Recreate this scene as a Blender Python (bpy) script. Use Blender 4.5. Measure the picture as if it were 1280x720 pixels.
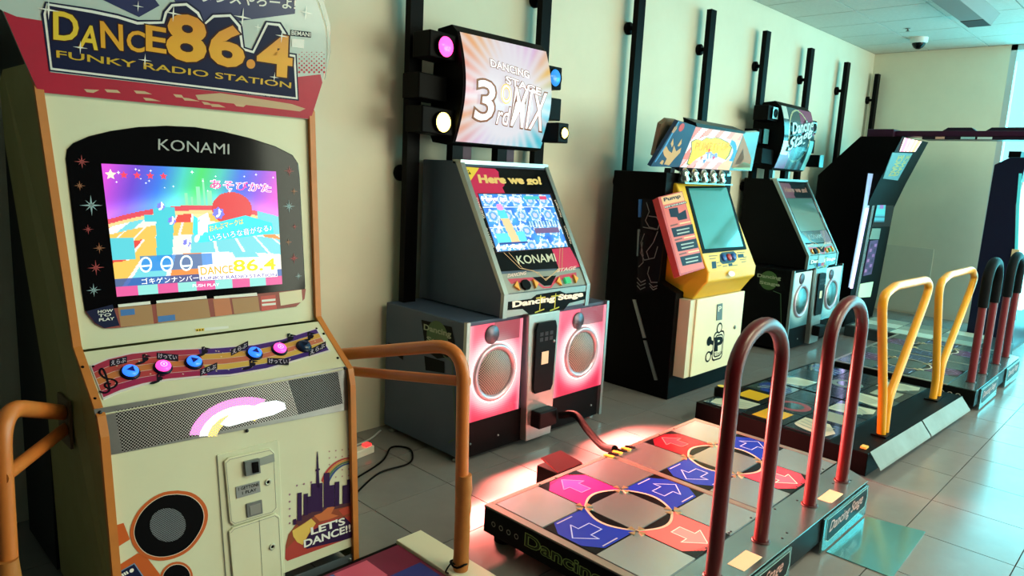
import bpy, bmesh, math, random
import numpy as np
from mathutils import Vector
random.seed(7); np.random.seed(7)
for o in list(bpy.data.objects): bpy.data.objects.remove(o)
scene = bpy.context.scene
COL = scene.collection

# ------------------------------------------------------------------ camera
YAW, PITCH, ROLL, FPX, EYE = math.radians(43.828), math.radians(9.407), math.radians(-2.883), 895.74, 1.5
fw = np.array([math.cos(YAW)*math.cos(PITCH), math.sin(YAW)*math.cos(PITCH), -math.sin(PITCH)])
rt = np.cross(fw, [0, 0, 1]); rt /= np.linalg.norm(rt); dn = np.cross(fw, rt)
RX = math.cos(ROLL)*rt+math.sin(ROLL)*dn
DY = -math.sin(ROLL)*rt+math.cos(ROLL)*dn
cd = bpy.data.cameras.new('camera'); cam = bpy.data.objects.new('camera', cd); COL.objects.link(cam)
cd.sensor_fit = 'HORIZONTAL'; cd.sensor_width = 36.0; cd.lens = 36.0*FPX/1280; cd.clip_start = .02; cd.clip_end = 60
from mathutils import Matrix
cam.matrix_world = Matrix(((RX[0], -DY[0], -fw[0], 0), (RX[1], -DY[1], -fw[1], 0), (RX[2], -DY[2], -fw[2], EYE), (0, 0, 0, 1)))
scene.camera = cam

# ------------------------------------------------------------------ world, light, exposure
scene.view_settings.view_transform = 'Standard'; scene.view_settings.look = 'None'
scene.view_settings.gamma = 1.0; scene.view_settings.use_curve_mapping = False
scene.view_settings.exposure = 0.18
w = bpy.data.worlds.new('sky'); scene.world = w; w.use_nodes = True
w.node_tree.nodes['Background'].inputs[0].default_value = (.35, .95, 1.0, 1)
w.node_tree.nodes['Background'].inputs[1].default_value = 1.2

def area(name, loc, direction, sx, sy, power, col, spread=180):
    l = bpy.data.lights.new(name, 'AREA'); l.shape = 'RECTANGLE'; l.size = sx; l.size_y = sy
    l.energy = power; l.color = col; l.spread = math.radians(spread)
    o = bpy.data.objects.new(name, l); COL.objects.link(o); o.location = loc
    o.rotation_euler = Vector(direction).to_track_quat('-Z', 'Y').to_euler()
    return o
WALL_Y, FAR_X, CEIL_Z, NEAR_X, OPP_Y = 3.25, 9.6, 3.11, -1.6, -3.6
WIN_Y = 1.84
# daylight entering through the tall glazing at the far end
area('window_daylight', (9.78, (WIN_Y+OPP_Y)/2, 1.5), (-1, 0, -.05), WIN_Y-OPP_Y-.1, 2.9, 430, (.10, .80, .92))
LAMP_COL = (1.0, .95, .62)
area('added_front_fill', (6.6, OPP_Y-.12, 1.65), (0, 1, 0), 4.6, 2.5, 300, (1.0, .96, .70))  # added fill through an invented, unseen storefront, brightens wall and machine fronts
LAMPS = [(2.7, -.5, 45), (4.9, -.5, 30), (7.3, -.8, 12), (2.2, -2.4, 25), (4.6, -2.6, 20)]

# ------------------------------------------------------------------ helpers
def ray(px, py): return fw+RX*((px-640)/FPX)+DY*((py-360)/FPX)
CAMP = np.array([0, 0, EYE])
def V(*a): return np.array(a, float)
def unit(a): a = np.asarray(a, float); return a/np.linalg.norm(a)
def K(ox, oy, s): return lambda *pts: [(ox+x/s, oy+y/s) for x, y in pts]
class Fr:
    """a real plane in the room; points of the photograph are found on it"""
    def __init__(s, p, u, v): s.p = np.array(p, float); s.u = unit(u); v = np.array(v, float); s.v = unit(v-s.u*(v@s.u)); s.n = np.cross(s.u, s.v)
    def at(s, px, py, n=0.):
        d = ray(px, py); t = ((s.p-CAMP)@s.n)/(d@s.n); return CAMP+d*t+s.n*n
    def uv(s, u, v, n=0.): return s.p+s.u*u+s.v*v+s.n*n
    def pts(s, l, n=0.): return [s.at(x, y, n) for x, y in l]
def yplane(y): return Fr((0, y, 0), (1, 0, 0), (0, 0, 1))
def xplane(x): return Fr((x, 0, 0), (0, 1, 0), (0, 0, 1))
def zplane(z): return Fr((0, 0, z), (1, 0, 0), (0, 1, 0))

def lin(c): c /= 255.; return c/12.92 if c <= .04045 else ((c+.055)/1.055)**2.4
MATS = {}
def C(r, g, b, rough=.5, metal=0., emit=0., noise=0., bump=0., nscale=6., coat=0., alpha=1., trans=0.):
    key = (r, g, b, rough, metal, emit, noise, bump, nscale, coat, alpha, trans)
    if key in MATS: return MATS[key]
    m = bpy.data.materials.new('paint'); m.use_nodes = True; nt = m.node_tree; p = nt.nodes['Principled BSDF']
    col = (lin(r), lin(g), lin(b), 1)
    p.inputs['Base Color'].default_value = col; p.inputs['Roughness'].default_value = rough; p.inputs['Metallic'].default_value = metal
    if max(r, g, b) < 80 and not coat and not metal: p.inputs['Specular IOR Level'].default_value = .06 if max(r, g, b) < 30 and rough > .2 else .2
    if coat: p.inputs['Coat Weight'].default_value = coat; p.inputs['Coat Roughness'].default_value = .06
    if emit: p.inputs['Emission Color'].default_value = col; p.inputs['Emission Strength'].default_value = emit
    if alpha < 1: p.inputs['Alpha'].default_value = alpha
    if trans: p.inputs['Transmission Weight'].default_value = trans
    if noise or bump:
        tc = nt.nodes.new('ShaderNodeTexCoord'); nz = nt.nodes.new('ShaderNodeTexNoise'); nz.inputs['Scale'].default_value = nscale; nz.inputs['Detail'].default_value = 8; nz.inputs['Roughness'].default_value = .65
        nt.links.new(tc.outputs['Object'], nz.inputs['Vector'])
        if noise:
            mx = nt.nodes.new('ShaderNodeMix'); mx.data_type = 'RGBA'; mx.blend_type = 'MULTIPLY'; mx.inputs[0].default_value = 1
            cr = nt.nodes.new('ShaderNodeValToRGB'); cr.color_ramp.elements[0].position = .3; cr.color_ramp.elements[1].position = .7
            k = 1-noise; cr.color_ramp.elements[0].color = (k, k, k, 1); cr.color_ramp.elements[1].color = (1, 1, 1, 1)
            nt.links.new(nz.outputs['Fac'], cr.inputs[0]); mx.inputs[6].default_value = col
            nt.links.new(cr.outputs[0], mx.inputs[7]); nt.links.new(mx.outputs[2], p.inputs['Base Color'])
            mr = nt.nodes.new('ShaderNodeMapRange'); d_ = .03 if metal > .5 else .1; mr.inputs[3].default_value = min(1, rough+d_); mr.inputs[4].default_value = max(.03, rough-d_*.7)
            nt.links.new(nz.outputs['Fac'], mr.inputs[0]); nt.links.new(mr.outputs[0], p.inputs['Roughness'])
        if bump:
            bp = nt.nodes.new('ShaderNodeBump'); bp.inputs['Strength'].default_value = bump; bp.inputs['Distance'].default_value = .004
            nt.links.new(nz.outputs['Fac'], bp.inputs['Height']); nt.links.new(bp.outputs[0], p.inputs['Normal'])
    MATS[key] = m; return m
def perf(r, g, b, hole, scale, rough=.35, metal=.9, emit=0):
    """perforated sheet: round holes in a staggered array"""
    key = ('perf', r, g, b, hole, scale, emit)
    if key in MATS: return MATS[key]
    m = bpy.data.materials.new('perforated_sheet'); m.use_nodes = True; nt = m.node_tree; p = nt.nodes['Principled BSDF']
    tc = nt.nodes.new('ShaderNodeTexCoord'); vo = nt.nodes.new('ShaderNodeTexVoronoi'); vo.inputs['Scale'].default_value = scale; vo.inputs['Randomness'].default_value = 0
    vo.voronoi_dimensions = '2D'; sp = nt.nodes.new('ShaderNodeSeparateXYZ'); cb = nt.nodes.new('ShaderNodeCombineXYZ'); mp = nt.nodes.new('ShaderNodeMapping'); mp.inputs['Rotation'].default_value = (0, 0, math.pi/4)
    nt.links.new(tc.outputs['Object'], sp.inputs[0]); nt.links.new(sp.outputs[0], cb.inputs[0]); nt.links.new(sp.outputs[2], cb.inputs[1]); nt.links.new(cb.outputs[0], mp.inputs[0]); nt.links.new(mp.outputs[0], vo.inputs['Vector'])
    cr = nt.nodes.new('ShaderNodeValToRGB'); cr.color_ramp.interpolation = 'CONSTANT'
    cr.color_ramp.elements[0].color = (lin(hole), lin(hole), lin(hole), 1); cr.color_ramp.elements[1].position = .42; cr.color_ramp.elements[1].color = (lin(r), lin(g), lin(b), 1)
    nt.links.new(vo.outputs['Distance'], cr.inputs[0]); nt.links.new(cr.outputs[0], p.inputs['Base Color'])
    p.inputs['Roughness'].default_value = rough; p.inputs['Metallic'].default_value = metal
    if emit: nt.links.new(cr.outputs[0], p.inputs['Emission Color']); p.inputs['Emission Strength'].default_value = emit; p.inputs['Metallic'].default_value = 0
    MATS[key] = m; return m
def vcol(emit, rough=.3):
    """printed or lit picture, or painted reflection: colours come from the mesh"""
    key = ('vcol', emit, rough)
    if key in MATS: return MATS[key]
    m = bpy.data.materials.new('picture'); m.use_nodes = True; nt = m.node_tree; p = nt.nodes['Principled BSDF']
    a = nt.nodes.new('ShaderNodeVertexColor'); a.layer_name = 'Col'
    p.inputs['Roughness'].default_value = rough
    if not emit: nt.links.new(a.outputs[0], p.inputs['Base Color'])
    else: p.inputs['Base Color'].default_value = (.02, .02, .02, 1)
    if emit: nt.links.new(a.outputs[0], p.inputs['Emission Color']); p.inputs['Emission Strength'].default_value = emit
    MATS[key] = m; return m
def gradz(c0, c1, z0, z1, rough=.4, emit=0):
    key = ('grad', c0, c1, z0, z1)
    if key in MATS: return MATS[key]
    m = bpy.data.materials.new('two_tone_print'); m.use_nodes = True; nt = m.node_tree; p = nt.nodes['Principled BSDF']
    g = nt.nodes.new('ShaderNodeNewGeometry'); s = nt.nodes.new('ShaderNodeSeparateXYZ'); mr = nt.nodes.new('ShaderNodeMapRange'); cr = nt.nodes.new('ShaderNodeValToRGB')
    mr.inputs[1].default_value = z0; mr.inputs[2].default_value = z1
    cr.color_ramp.elements[0].color = tuple(lin(x) for x in c0)+(1,); cr.color_ramp.elements[1].color = tuple(lin(x) for x in c1)+(1,)
    nt.links.new(g.outputs['Position'], s.inputs[0]); nt.links.new(s.outputs[2], mr.inputs[0]); nt.links.new(mr.outputs[0], cr.inputs[0]); nt.links.new(cr.outputs[0], p.inputs['Base Color'])
    p.inputs['Roughness'].default_value = rough
    MATS[key] = m; return m

class MB:
    def __init__(s): s.v = []; s.f = []; s.m = []; s.sm = []; s.col = None
    def add(s, vs, fs, mat, smooth=False):
        b = len(s.v); s.v += [tuple(map(float, q)) for q in vs]
        for f in fs: s.f.append([b+i for i in f]); s.m.append(mat); s.sm.append(smooth)
        return s
    def poly(s, pts, mat): return s.add(pts, [list(range(len(pts)))], mat)
    def prism(s, pts, vec, mat):
        n = len(pts); vec = np.asarray(vec, float); a = [np.asarray(p, float) for p in pts]; b = [p+vec for p in a]
        return s.add(a+b, [list(range(n))[::-1], list(range(n, 2*n))]+[[i, (i+1) % n, n+(i+1) % n, n+i] for i in range(n)], mat)
    def box(s, x0, x1, y0, y1, z0, z1, mat):
        return s.prism([(x0, y0, z0), (x1, y0, z0), (x1, y1, z0), (x0, y1, z0)], (0, 0, z1-z0), mat)
    def slab(s, fr, px, t, mat, n=0.):
        """plate with the outline px lying on plane fr, thickness t behind the face"""
        return s.prism(fr.pts(px, n-t), fr.n*t, mat)
    def lathe(s, c, axis, prof, mat, seg=24, smooth=True, a0=None):
        axis = unit(axis); h = V(0, 0, 1) if abs(axis[2]) < .9 else V(1, 0, 0); e1 = unit(np.cross(axis, h)); e2 = np.cross(axis, e1); c = np.asarray(c, float)
        vs = []; fs = []
        for r, t in prof:
            for k in range(seg):
                a = 2*math.pi*k/seg; vs.append(c+axis*t+(e1*math.cos(a)+e2*math.sin(a))*r)
        for j in range(len(prof)-1):
            for k in range(seg): fs.append([j*seg+k, j*seg+(k+1) % seg, (j+1)*seg+(k+1) % seg, (j+1)*seg+k])
        s.add(vs, fs, mat, smooth)
        for j, rev in ((0, True), (len(prof)-1, False)):
            if prof[j][0] > 1e-5: s.add(vs[j*seg:(j+1)*seg], [list(range(seg))[::-1] if rev else list(range(seg))], mat)
        return s
    def tube(s, path, r, mat, seg=12):
        P = [np.asarray(p, float) for p in path]; n = len(P); T = []
        for i in range(n): T.append(unit(P[min(i+1, n-1)]-P[max(i-1, 0)]))
        h = V(0, 0, 1) if abs(T[0][2]) < .9 else V(1, 0, 0); e = unit(np.cross(T[0], h)); vs = []; fs = []
        for i in range(n):
            e = unit(e-T[i]*(e@T[i])); g = np.cross(T[i], e); rr = r[i] if isinstance(r, (list, tuple)) else r
            for k in range(seg): a = 2*math.pi*k/seg; vs.append(P[i]+(e*math.cos(a)+g*math.sin(a))*rr)
        for i in range(n-1):
            for k in range(seg): fs.append([i*seg+k, i*seg+(k+1) % seg, (i+1)*seg+(k+1) % seg, (i+1)*seg+k])
        s.add(vs, fs, mat, True); s.add(vs[:seg], [list(range(seg))[::-1]], mat); s.add(vs[-seg:], [list(range(seg))], mat)
        return s
    def disc(s, fr, c, r, mat, n=0., seg=28, rv=None):
        """flat disc on plane fr round world point c"""
        rv = rv or r; return s.poly([c+fr.u*r*math.cos(2*math.pi*k/seg)+fr.v*rv*math.sin(2*math.pi*k/seg)+fr.n*n for k in range(seg)], mat)
    def ring(s, fr, c, r0, r1, mat, n=0., seg=32, a0=0., a1=360.):
        full = a1-a0 >= 360; q = [math.radians(a0+(a1-a0)*k/seg) for k in range(seg+1)]
        vs = [c+(fr.u*math.cos(a)+fr.v*math.sin(a))*r+fr.n*n for a in q for r in (r0, r1)]
        return s.add(vs, [[2*k, 2*k+1, 2*k+3, 2*k+2] for k in range(seg)], mat)
    def line(s, pts, wid, fr, mat, closed=False):
        """flat stroke of width wid lying on fr"""
        P = [np.asarray(p, float) for p in pts]; 
        if closed: P.append(P[0])
        for a, b in zip(P[:-1], P[1:]):
            d = unit(b-a); q = np.cross(fr.n, d)*wid/2; e = d*wid*.35
            s.poly([a-q-e, b-q+e, b+q+e, a+q-e], mat)
        return s
    def star(s, fr, c, r, k, mat, n=0., inner=.2, rot=0.):
        return s.poly([c+(fr.u*math.cos(rot+math.pi*i/k+math.pi/2)+fr.v*math.sin(rot+math.pi*i/k+math.pi/2))*(r if i % 2 == 0 else r*inner)+fr.n*n for i in range(2*k)], mat)
    def text(s, txt, bl, br, tl, mat, off=0., space=1., shear=0.):
        vs, fs = textdata(txt, off, space, shear); bl, br, tl = map(np.asarray, (bl, br, tl)); U = br-bl; W = tl-bl
        return s.add([bl+U*x+W*y for x, y in vs], fs, mat)
    def ftext(s, txt, fr, px, mat, n=0., off=0., space=1., shear=0.):
        return s.text(txt, *fr.pts(px, n), mat, off, space, shear)
    def image(s, P, fn, nu, nv, mat):
        """picture: P(u,v) -> world point, fn(u,v) -> rgb 0..255 arrays"""
        u = (np.arange(nu)+.5)/nu; v = (np.arange(nv)+.5)/nv; uu, vv = np.meshgrid(u, v); rgb = np.clip(fn(uu, vv), 0, 255)/255.
        rgb = np.where(rgb <= .04045, rgb/12.92, ((rgb+.055)/1.055)**2.4)
        vs = [P(i/nu, j/nv) for j in range(nv+1) for i in range(nu+1)]
        fs = [[j*(nu+1)+i, j*(nu+1)+i+1, (j+1)*(nu+1)+i+1, (j+1)*(nu+1)+i] for j in range(nv) for i in range(nu)]
        assert not s.f; s.add(vs, fs, mat); s.col = rgb.reshape(-1, 3); return s
    def mesh(s, name, o=(0, 0, 0), fix=True):
        me = bpy.data.meshes.new(name); o = np.asarray(o, float)
        me.from_pydata([tuple(np.asarray(q)-o) for q in s.v], [], s.f)
        ml = []
        for m in s.m:
            if m not in ml: ml.append(m)
        for m in ml: me.materials.append(m)
        me.polygons.foreach_set('material_index', [ml.index(m) for m in s.m]); me.polygons.foreach_set('use_smooth', s.sm)
        if s.col is not None:
            a = me.color_attributes.new('Col', 'FLOAT_COLOR', 'CORNER'); cc = np.ones((len(s.f), 4, 4)); cc[:, :, :3] = s.col[:, None, :]
            a.data.foreach_set('color', cc.reshape(-1))
        elif fix and len(s.f) < 4000:
            bm = bmesh.new(); bm.from_mesh(me); bmesh.ops.recalc_face_normals(bm, faces=bm.faces); bm.to_mesh(me); bm.free()
        me.update(); return me
TXT = {}
def textdata(txt, off=0., space=1., shear=0.):
    key = (txt, off, space, shear)
    if key in TXT: return TXT[key]
    def raw(of):
        cu = bpy.data.curves.new('t', 'FONT'); cu.body = txt; cu.offset = of; cu.resolution_u = 3; cu.space_character = space; cu.shear = shear
        ob = bpy.data.objects.new('t', cu); me = ob.to_mesh()
        v = np.array([tuple(x.co)[:2] for x in me.vertices]).reshape(-1, 2); f = [list(p.vertices) for p in me.polygons]
        ob.to_mesh_clear(); bpy.data.objects.remove(ob); bpy.data.curves.remove(cu); return v, f
    v0, f0 = raw(0.); lo = v0.min(0); hi = v0.max(0)
    v, f = raw(off) if off else (v0, f0)
    TXT[key] = ((v-lo)/(hi-lo), f); return TXT[key]
def fillet(pts, r, n=6):
    P = [np.asarray(p, float) for p in pts]; out = [P[0]]
    for a, b, c in zip(P[:-2], P[1:-1], P[2:]):
        d1 = unit(a-b); d2 = unit(c-b); rr = min(r, .48*np.linalg.norm(a-b), .48*np.linalg.norm(c-b)); p = b+d1*rr; q = b+d2*rr
        for k in range(n+1): t = k/n; out.append(p*(1-t)**2+b*2*t*(1-t)+q*t*t)
    out.append(P[-1]); return out
def smoothpath(pts, n=6):
    P = [np.asarray(p, float) for p in pts]; P = [2*P[0]-P[1]]+P+[2*P[-1]-P[-2]]; out = []
    for i in range(1, len(P)-2):
        for k in range(n):
            t = k/n; a, b, c, d = P[i-1:i+3]
            out.append(.5*(2*b+(c-a)*t+(2*a-5*b+4*c-d)*t*t+(3*b-a-3*c+d)*t**3))
    out.append(P[-2]); return out
class Thing:
    def __init__(s, name, label, cat, o, group=None):
        s.o = np.asarray(o, float); e = bpy.data.objects.new(name, None); e.location = o; e.empty_display_size = .1; COL.objects.link(e)
        e['label'] = label; e['category'] = cat
        if group: e['group'] = group
        s.e = e
    def part(s, name, mb, parent=None, bev=0., label=None):
        ob = bpy.data.objects.new(name, mb.mesh(name, s.o)); COL.objects.link(ob); ob.parent = parent or s.e
        if label: ob['label'] = label
        if bev: m = ob.modifiers.new('bevel', 'BEVEL'); m.width = bev; m.segments = 2; m.limit_method = 'ANGLE'; m.angle_limit = math.radians(40)
        return ob
def single(name, mb, label, cat, o, group=None, bev=0.):
    ob = bpy.data.objects.new(name, mb.mesh(name, o)); ob.location = o; COL.objects.link(ob); ob['label'] = label; ob['category'] = cat
    if group: ob['group'] = group
    if bev: m = ob.modifiers.new('bevel', 'BEVEL'); m.width = bev; m.segments = 2; m.limit_method = 'ANGLE'
    return ob
def struct(name, mb, label=None, parent=None):
    ob = bpy.data.objects.new(name, mb.mesh(name)); COL.objects.link(ob)
    if parent: ob.parent = parent
    else: ob['kind'] = 'structure'
    if label and not parent: ob['label'] = label
    return ob
def bil(q):
    """bilinear patch of four world points tl, tr, br, bl ; v runs downwards"""
    a, b, c, d = [np.asarray(p, float) for p in q]
    return lambda u, v: (a*(1-u)+b*u)*(1-v)+(d*(1-u)+c*u)*v

# common materials
WHITE_WALL = C(226, 224, 202, .75, noise=.06, bump=.15, nscale=3)
GROUT = C(46, 42, 38, .9)
TILE = C(132, 129, 128, .17, noise=.2, nscale=2.2)
BLACK = C(6, 6, 7, .45); GLOSSBLK = C(8, 8, 11, .1); DARKGREY = C(60, 63, 68, .5, noise=.15, nscale=4)
STEEL = C(176, 180, 180, .3, .95, noise=.22, nscale=9); DSTEEL = C(120, 125, 128, .34, .9, noise=.3, nscale=7)
CREAM = C(222, 222, 190, .38, noise=.05, nscale=4); ORANGE = C(205, 124, 52, .4, noise=.12, nscale=14)
NAVY = C(18, 26, 62, .4); WHITEP = C(240, 240, 232, .45); YELLOWP = C(240, 205, 60, .45); REDP = C(196, 42, 62, .45)

# ------------------------------------------------------------------ the room
TPX, TPY, TX0, TY0 = .4256, .414, 1.7305, .362
mb = MB(); mb.box(NEAR_X, FAR_X+.3, OPP_Y, WALL_Y+.2, -.12, -.005, GROUT); floor = struct('floor', mb, 'grey square stone floor tiles with dark joints')
mb = MB(); g = .0022; mb.prism([(g, g, -.006), (TPX-g, g, -.006), (TPX-g, TPY-g, -.006), (g, TPY-g, -.006)], (0, 0, .006), TILE)
tile_me = mb.mesh('tile')
for i in range(-5, 19):
    for j in range(-3, 7):
        x = TX0+i*TPX; y = TY0+j*TPY
        if x > FAR_X-.05 or (x < 1.2 and y < 1.2): continue
        t = bpy.data.objects.new('tile', tile_me); COL.objects.link(t); t.location = (x, y, 0); t.parent = floor
mb = MB(); 
for (x0, x1, y0, y1) in ((NEAR_X, TX0-5*TPX, OPP_Y, WALL_Y), (TX0-5*TPX, FAR_X, OPP_Y, TY0-3*TPY), ):
    mb.box(x0, x1, y0, y1, -.006, 0, TILE)
struct('floor_field', mb, parent=floor)
mb = MB(); mb.box(NEAR_X-.2, FAR_X+.3, WALL_Y, WALL_Y+.2, 0, CEIL_Z, WHITE_WALL); wall_left = struct('wall_left', mb, 'long cream wall behind the row of machines')
mb = MB(); mb.box(FAR_X, FAR_X+.2, WIN_Y, WALL_Y, 0, CEIL_Z, WHITE_WALL); wall_far = struct('wall_far', mb, 'short end wall beside the glazing')
mb = MB(); mb.box(FAR_X-.012, FAR_X, 2.3, 2.86, .02, .812, C(214, 214, 196, .6, noise=.05)); struct('access_panel', mb, parent=wall_far)
mb = MB(); mb.box(NEAR_X-.2, NEAR_X, OPP_Y, WALL_Y, 0, CEIL_Z, C(46, 46, 48, .8)); struct('wall_near', mb, 'wall at the near end of the room')
DKW = C(52, 52, 52, .8); mb = MB()
for a_, b_, c_, d_ in ((NEAR_X-.2, 4.25, 0, CEIL_Z), (9.0, FAR_X+.3, 0, CEIL_Z), (4.25, 9.0, 0, .35), (4.25, 9.0, 2.95, CEIL_Z)): mb.box(a_, b_, OPP_Y-.2, OPP_Y, c_, d_, DKW)
struct('wall_right', mb, 'wall opposite the machines')
mb = MB()
for k in range(4): mb.box(4.25+k*1.56, 4.31+k*1.56, OPP_Y-.1, OPP_Y-.02, .35, 2.95, C(60, 62, 64, .5))
added_win = struct('added_storefront_window', mb, 'unseen storefront glazing added opposite the machines to light their fronts')  # invented window out of view, added as the source of the front fill
for k in range(3): mb = MB(); mb.box(4.31+k*1.56, 5.81+k*1.56, OPP_Y-.06, OPP_Y-.054, .35, 2.95, C(235, 255, 255, .02, alpha=.1)); struct('pane', mb, parent=added_win)
# tall glazing
FRAME = C(200, 210, 210, .4, .4)
mb = MB(); mb.box(FAR_X, FAR_X+.12, WIN_Y-.06, WIN_Y, 0, CEIL_Z, FRAME); mb.box(FAR_X, FAR_X+.12, OPP_Y, WIN_Y, 0, .06, FRAME); mb.box(FAR_X, FAR_X+.12, OPP_Y, WIN_Y, CEIL_Z-.06, CEIL_Z, FRAME)
for k in range(1, 4): yy = WIN_Y-k*1.36; mb.box(FAR_X, FAR_X+.12, yy-.03, yy+.03, 0, CEIL_Z, FRAME)
win = struct('window_1', mb, 'tall bright glazing at the far end, washed out by cyan daylight')
for k in range(4):
    mb = MB(); mb.box(FAR_X+.05, FAR_X+.056, max(OPP_Y, WIN_Y-(k+1)*1.36+.03), WIN_Y-k*1.36-.06, .06, CEIL_Z-.06, C(235, 255, 255, .02, alpha=.12)); struct('pane', mb, parent=win)
# ceiling
CT = .6; mb = MB(); mb.box(NEAR_X-.2, FAR_X+.3, OPP_Y-.2, WALL_Y+.2, CEIL_Z+.012, CEIL_Z+.15, C(110, 118, 115, .8)); ceiling = struct('ceiling', mb, 'suspended ceiling of square pale tiles')
mb = MB(); mb.prism([(.006, .006, 0), (CT-.006, .006, 0), (CT-.006, CT-.006, 0), (.006, CT-.006, 0)], (0, 0, .013), C(205, 208, 200, .85, noise=.12, bump=.3, nscale=30)); ct_me = mb.mesh('ceiling_tile')
for i in range(8):
    for j in range(6):
        x = FAR_X-.02-(i+1)*CT; y = WALL_Y-(j+1)*CT
        t = bpy.data.objects.new('ceiling_tile', ct_me); COL.objects.link(t); t.location = (x, y, CEIL_Z-.002); t.parent = ceiling
mb = MB(); mb.box(NEAR_X, FAR_X-.02-8*CT, OPP_Y, WALL_Y, CEIL_Z, CEIL_Z+.01, C(205, 208, 200, .85)); mb.box(FAR_X-.02-8*CT, FAR_X, OPP_Y, WALL_Y-6*CT, CEIL_Z, CEIL_Z+.01, C(205, 208, 200, .85)); struct('ceiling_field', mb, parent=ceiling)
# ceiling lamps (outside the view, over the open floor)
for k, (x, y, p) in enumerate(LAMPS):
    t = Thing('ceiling_lamp', 'flat white ceiling light panel over the open floor, %s from the camera end' % ['second', 'third', 'farthest', 'nearest', 'rear'][k], 'ceiling lamp', (x, y, CEIL_Z-.04), 'ceiling light panels')
    mb = MB(); mb.box(x-.66, x+.66, y-.36, y+.36, CEIL_Z-.04, CEIL_Z-.004, C(220, 220, 215, .5)); t.part('housing', mb)
    mb = MB(); mb.box(x-.6, x+.6, y-.3, y+.3, CEIL_Z-.05, CEIL_Z-.041, C(255, 245, 215, .5, emit=3)); t.part('diffuser', mb)
    area('lamp_light', (x, y, CEIL_Z-.06), (0, 0, -1), 1.2, .6, p, LAMP_COL)
# ceiling fixture, camera and sprinkler
t = Thing('ceiling_fixture', 'long pale tapered channel hanging under the ceiling near the far end', 'ceiling fixture', (6.9, 1.79, CEIL_Z))
mb = MB(); mb.prism([(5.2, 1.94, CEIL_Z), (5.2, 1.64, CEIL_Z), (5.2, 1.70, CEIL_Z-.1), (5.2, 1.88, CEIL_Z-.1)], (2.7, 0, 0), C(128, 132, 130, .8)); t.part('channel', mb)
mb = MB(); mb.prism([(7.9, 1.93, CEIL_Z-.003), (7.9, 1.65, CEIL_Z-.003), (7.9, 1.71, CEIL_Z-.097), (7.9, 1.87, CEIL_Z-.097)], (.012, 0, 0), C(60, 55, 60, .6)); mb.box(7.6, 7.9, 1.70, 1.88, CEIL_Z-.104, CEIL_Z-.1, C(60, 55, 60, .6)); t.part('end_cap', mb)
t = Thing('dome_camera', 'small white dome security camera with dark lens on the ceiling', 'camera', (8.75, 2.53, CEIL_Z))
mb = MB(); mb.lathe((8.75, 2.53, CEIL_Z), (0, 0, -1), [(.085, 0), (.085, .05), (.07, .06)], C(215, 220, 215, .4)); t.part('housing', mb)
mb = MB(); mb.lathe((8.75, 2.53, CEIL_Z), (0, 0, -1), [(.066, .055), (.064, .075), (.045, .105), (.02, .12), (0, .123)], GLOSSBLK); t.part('lens_dome', mb)
mb = MB(); mb.lathe((8.2, 2.49, CEIL_Z), (0, 0, -1), [(.025, 0), (.025, .006), (.008, .008), (.008, .025), (.018, .028), (.018, .031), (0, .031)], C(120, 125, 120, .4, .6)); single('sprinkler', mb, 'small metal fire sprinkler on the ceiling tile', 'sprinkler', (8.2, 2.49, CEIL_Z))
# wall posts on stand-off knobs
PY = 3.155; ordn = {0: 'black wall post in the dark corner left of the white cabinet', 2: 'black wall post left of the lit white marquee with pink lamp', 3: 'black wall post emerging from behind the top right of the lit white marquee', 4: 'black wall post between the lit marquee and the yellow-titled marquee', 5: 'black wall post rising behind the yellow-titled marquee', 6: 'black wall post left of the dark teal marquee', 7: 'black wall post rising behind the dark teal marquee', 8: 'black wall post right of the dark teal marquee', 9: 'last black wall post before the room corner'}
mb = MB(); mb.box(-.042, .042, -.022, .022, 0, 2.855, BLACK); post_me = mb.mesh('post_bar')
mb = MB(); mb.lathe((0, .022, 0), (0, 1, 0), [(.016, 0), (.016, .045), (.045, .047), (.045, .0725), (0, .0725)], BLACK, 20); knob_me = mb.mesh('standoff_knob')
for k in range(10):
    if k == 1: continue
    x = 2.485-.042+(k-2)*1.0085
    e = bpy.data.objects.new('wall_post', None); e.location = (x, PY, 0); COL.objects.link(e); e['label'] = ordn[k]; e['category'] = 'wall post'; e['group'] = 'black posts along the wall'
    b = bpy.data.objects.new('post_bar', post_me); COL.objects.link(b); b.parent = e
    for z in (2.55, 1.45, .3): q = bpy.data.objects.new('standoff_knob', knob_me); COL.objects.link(q); q.location = (0, 0, z); q.parent = e

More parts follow.
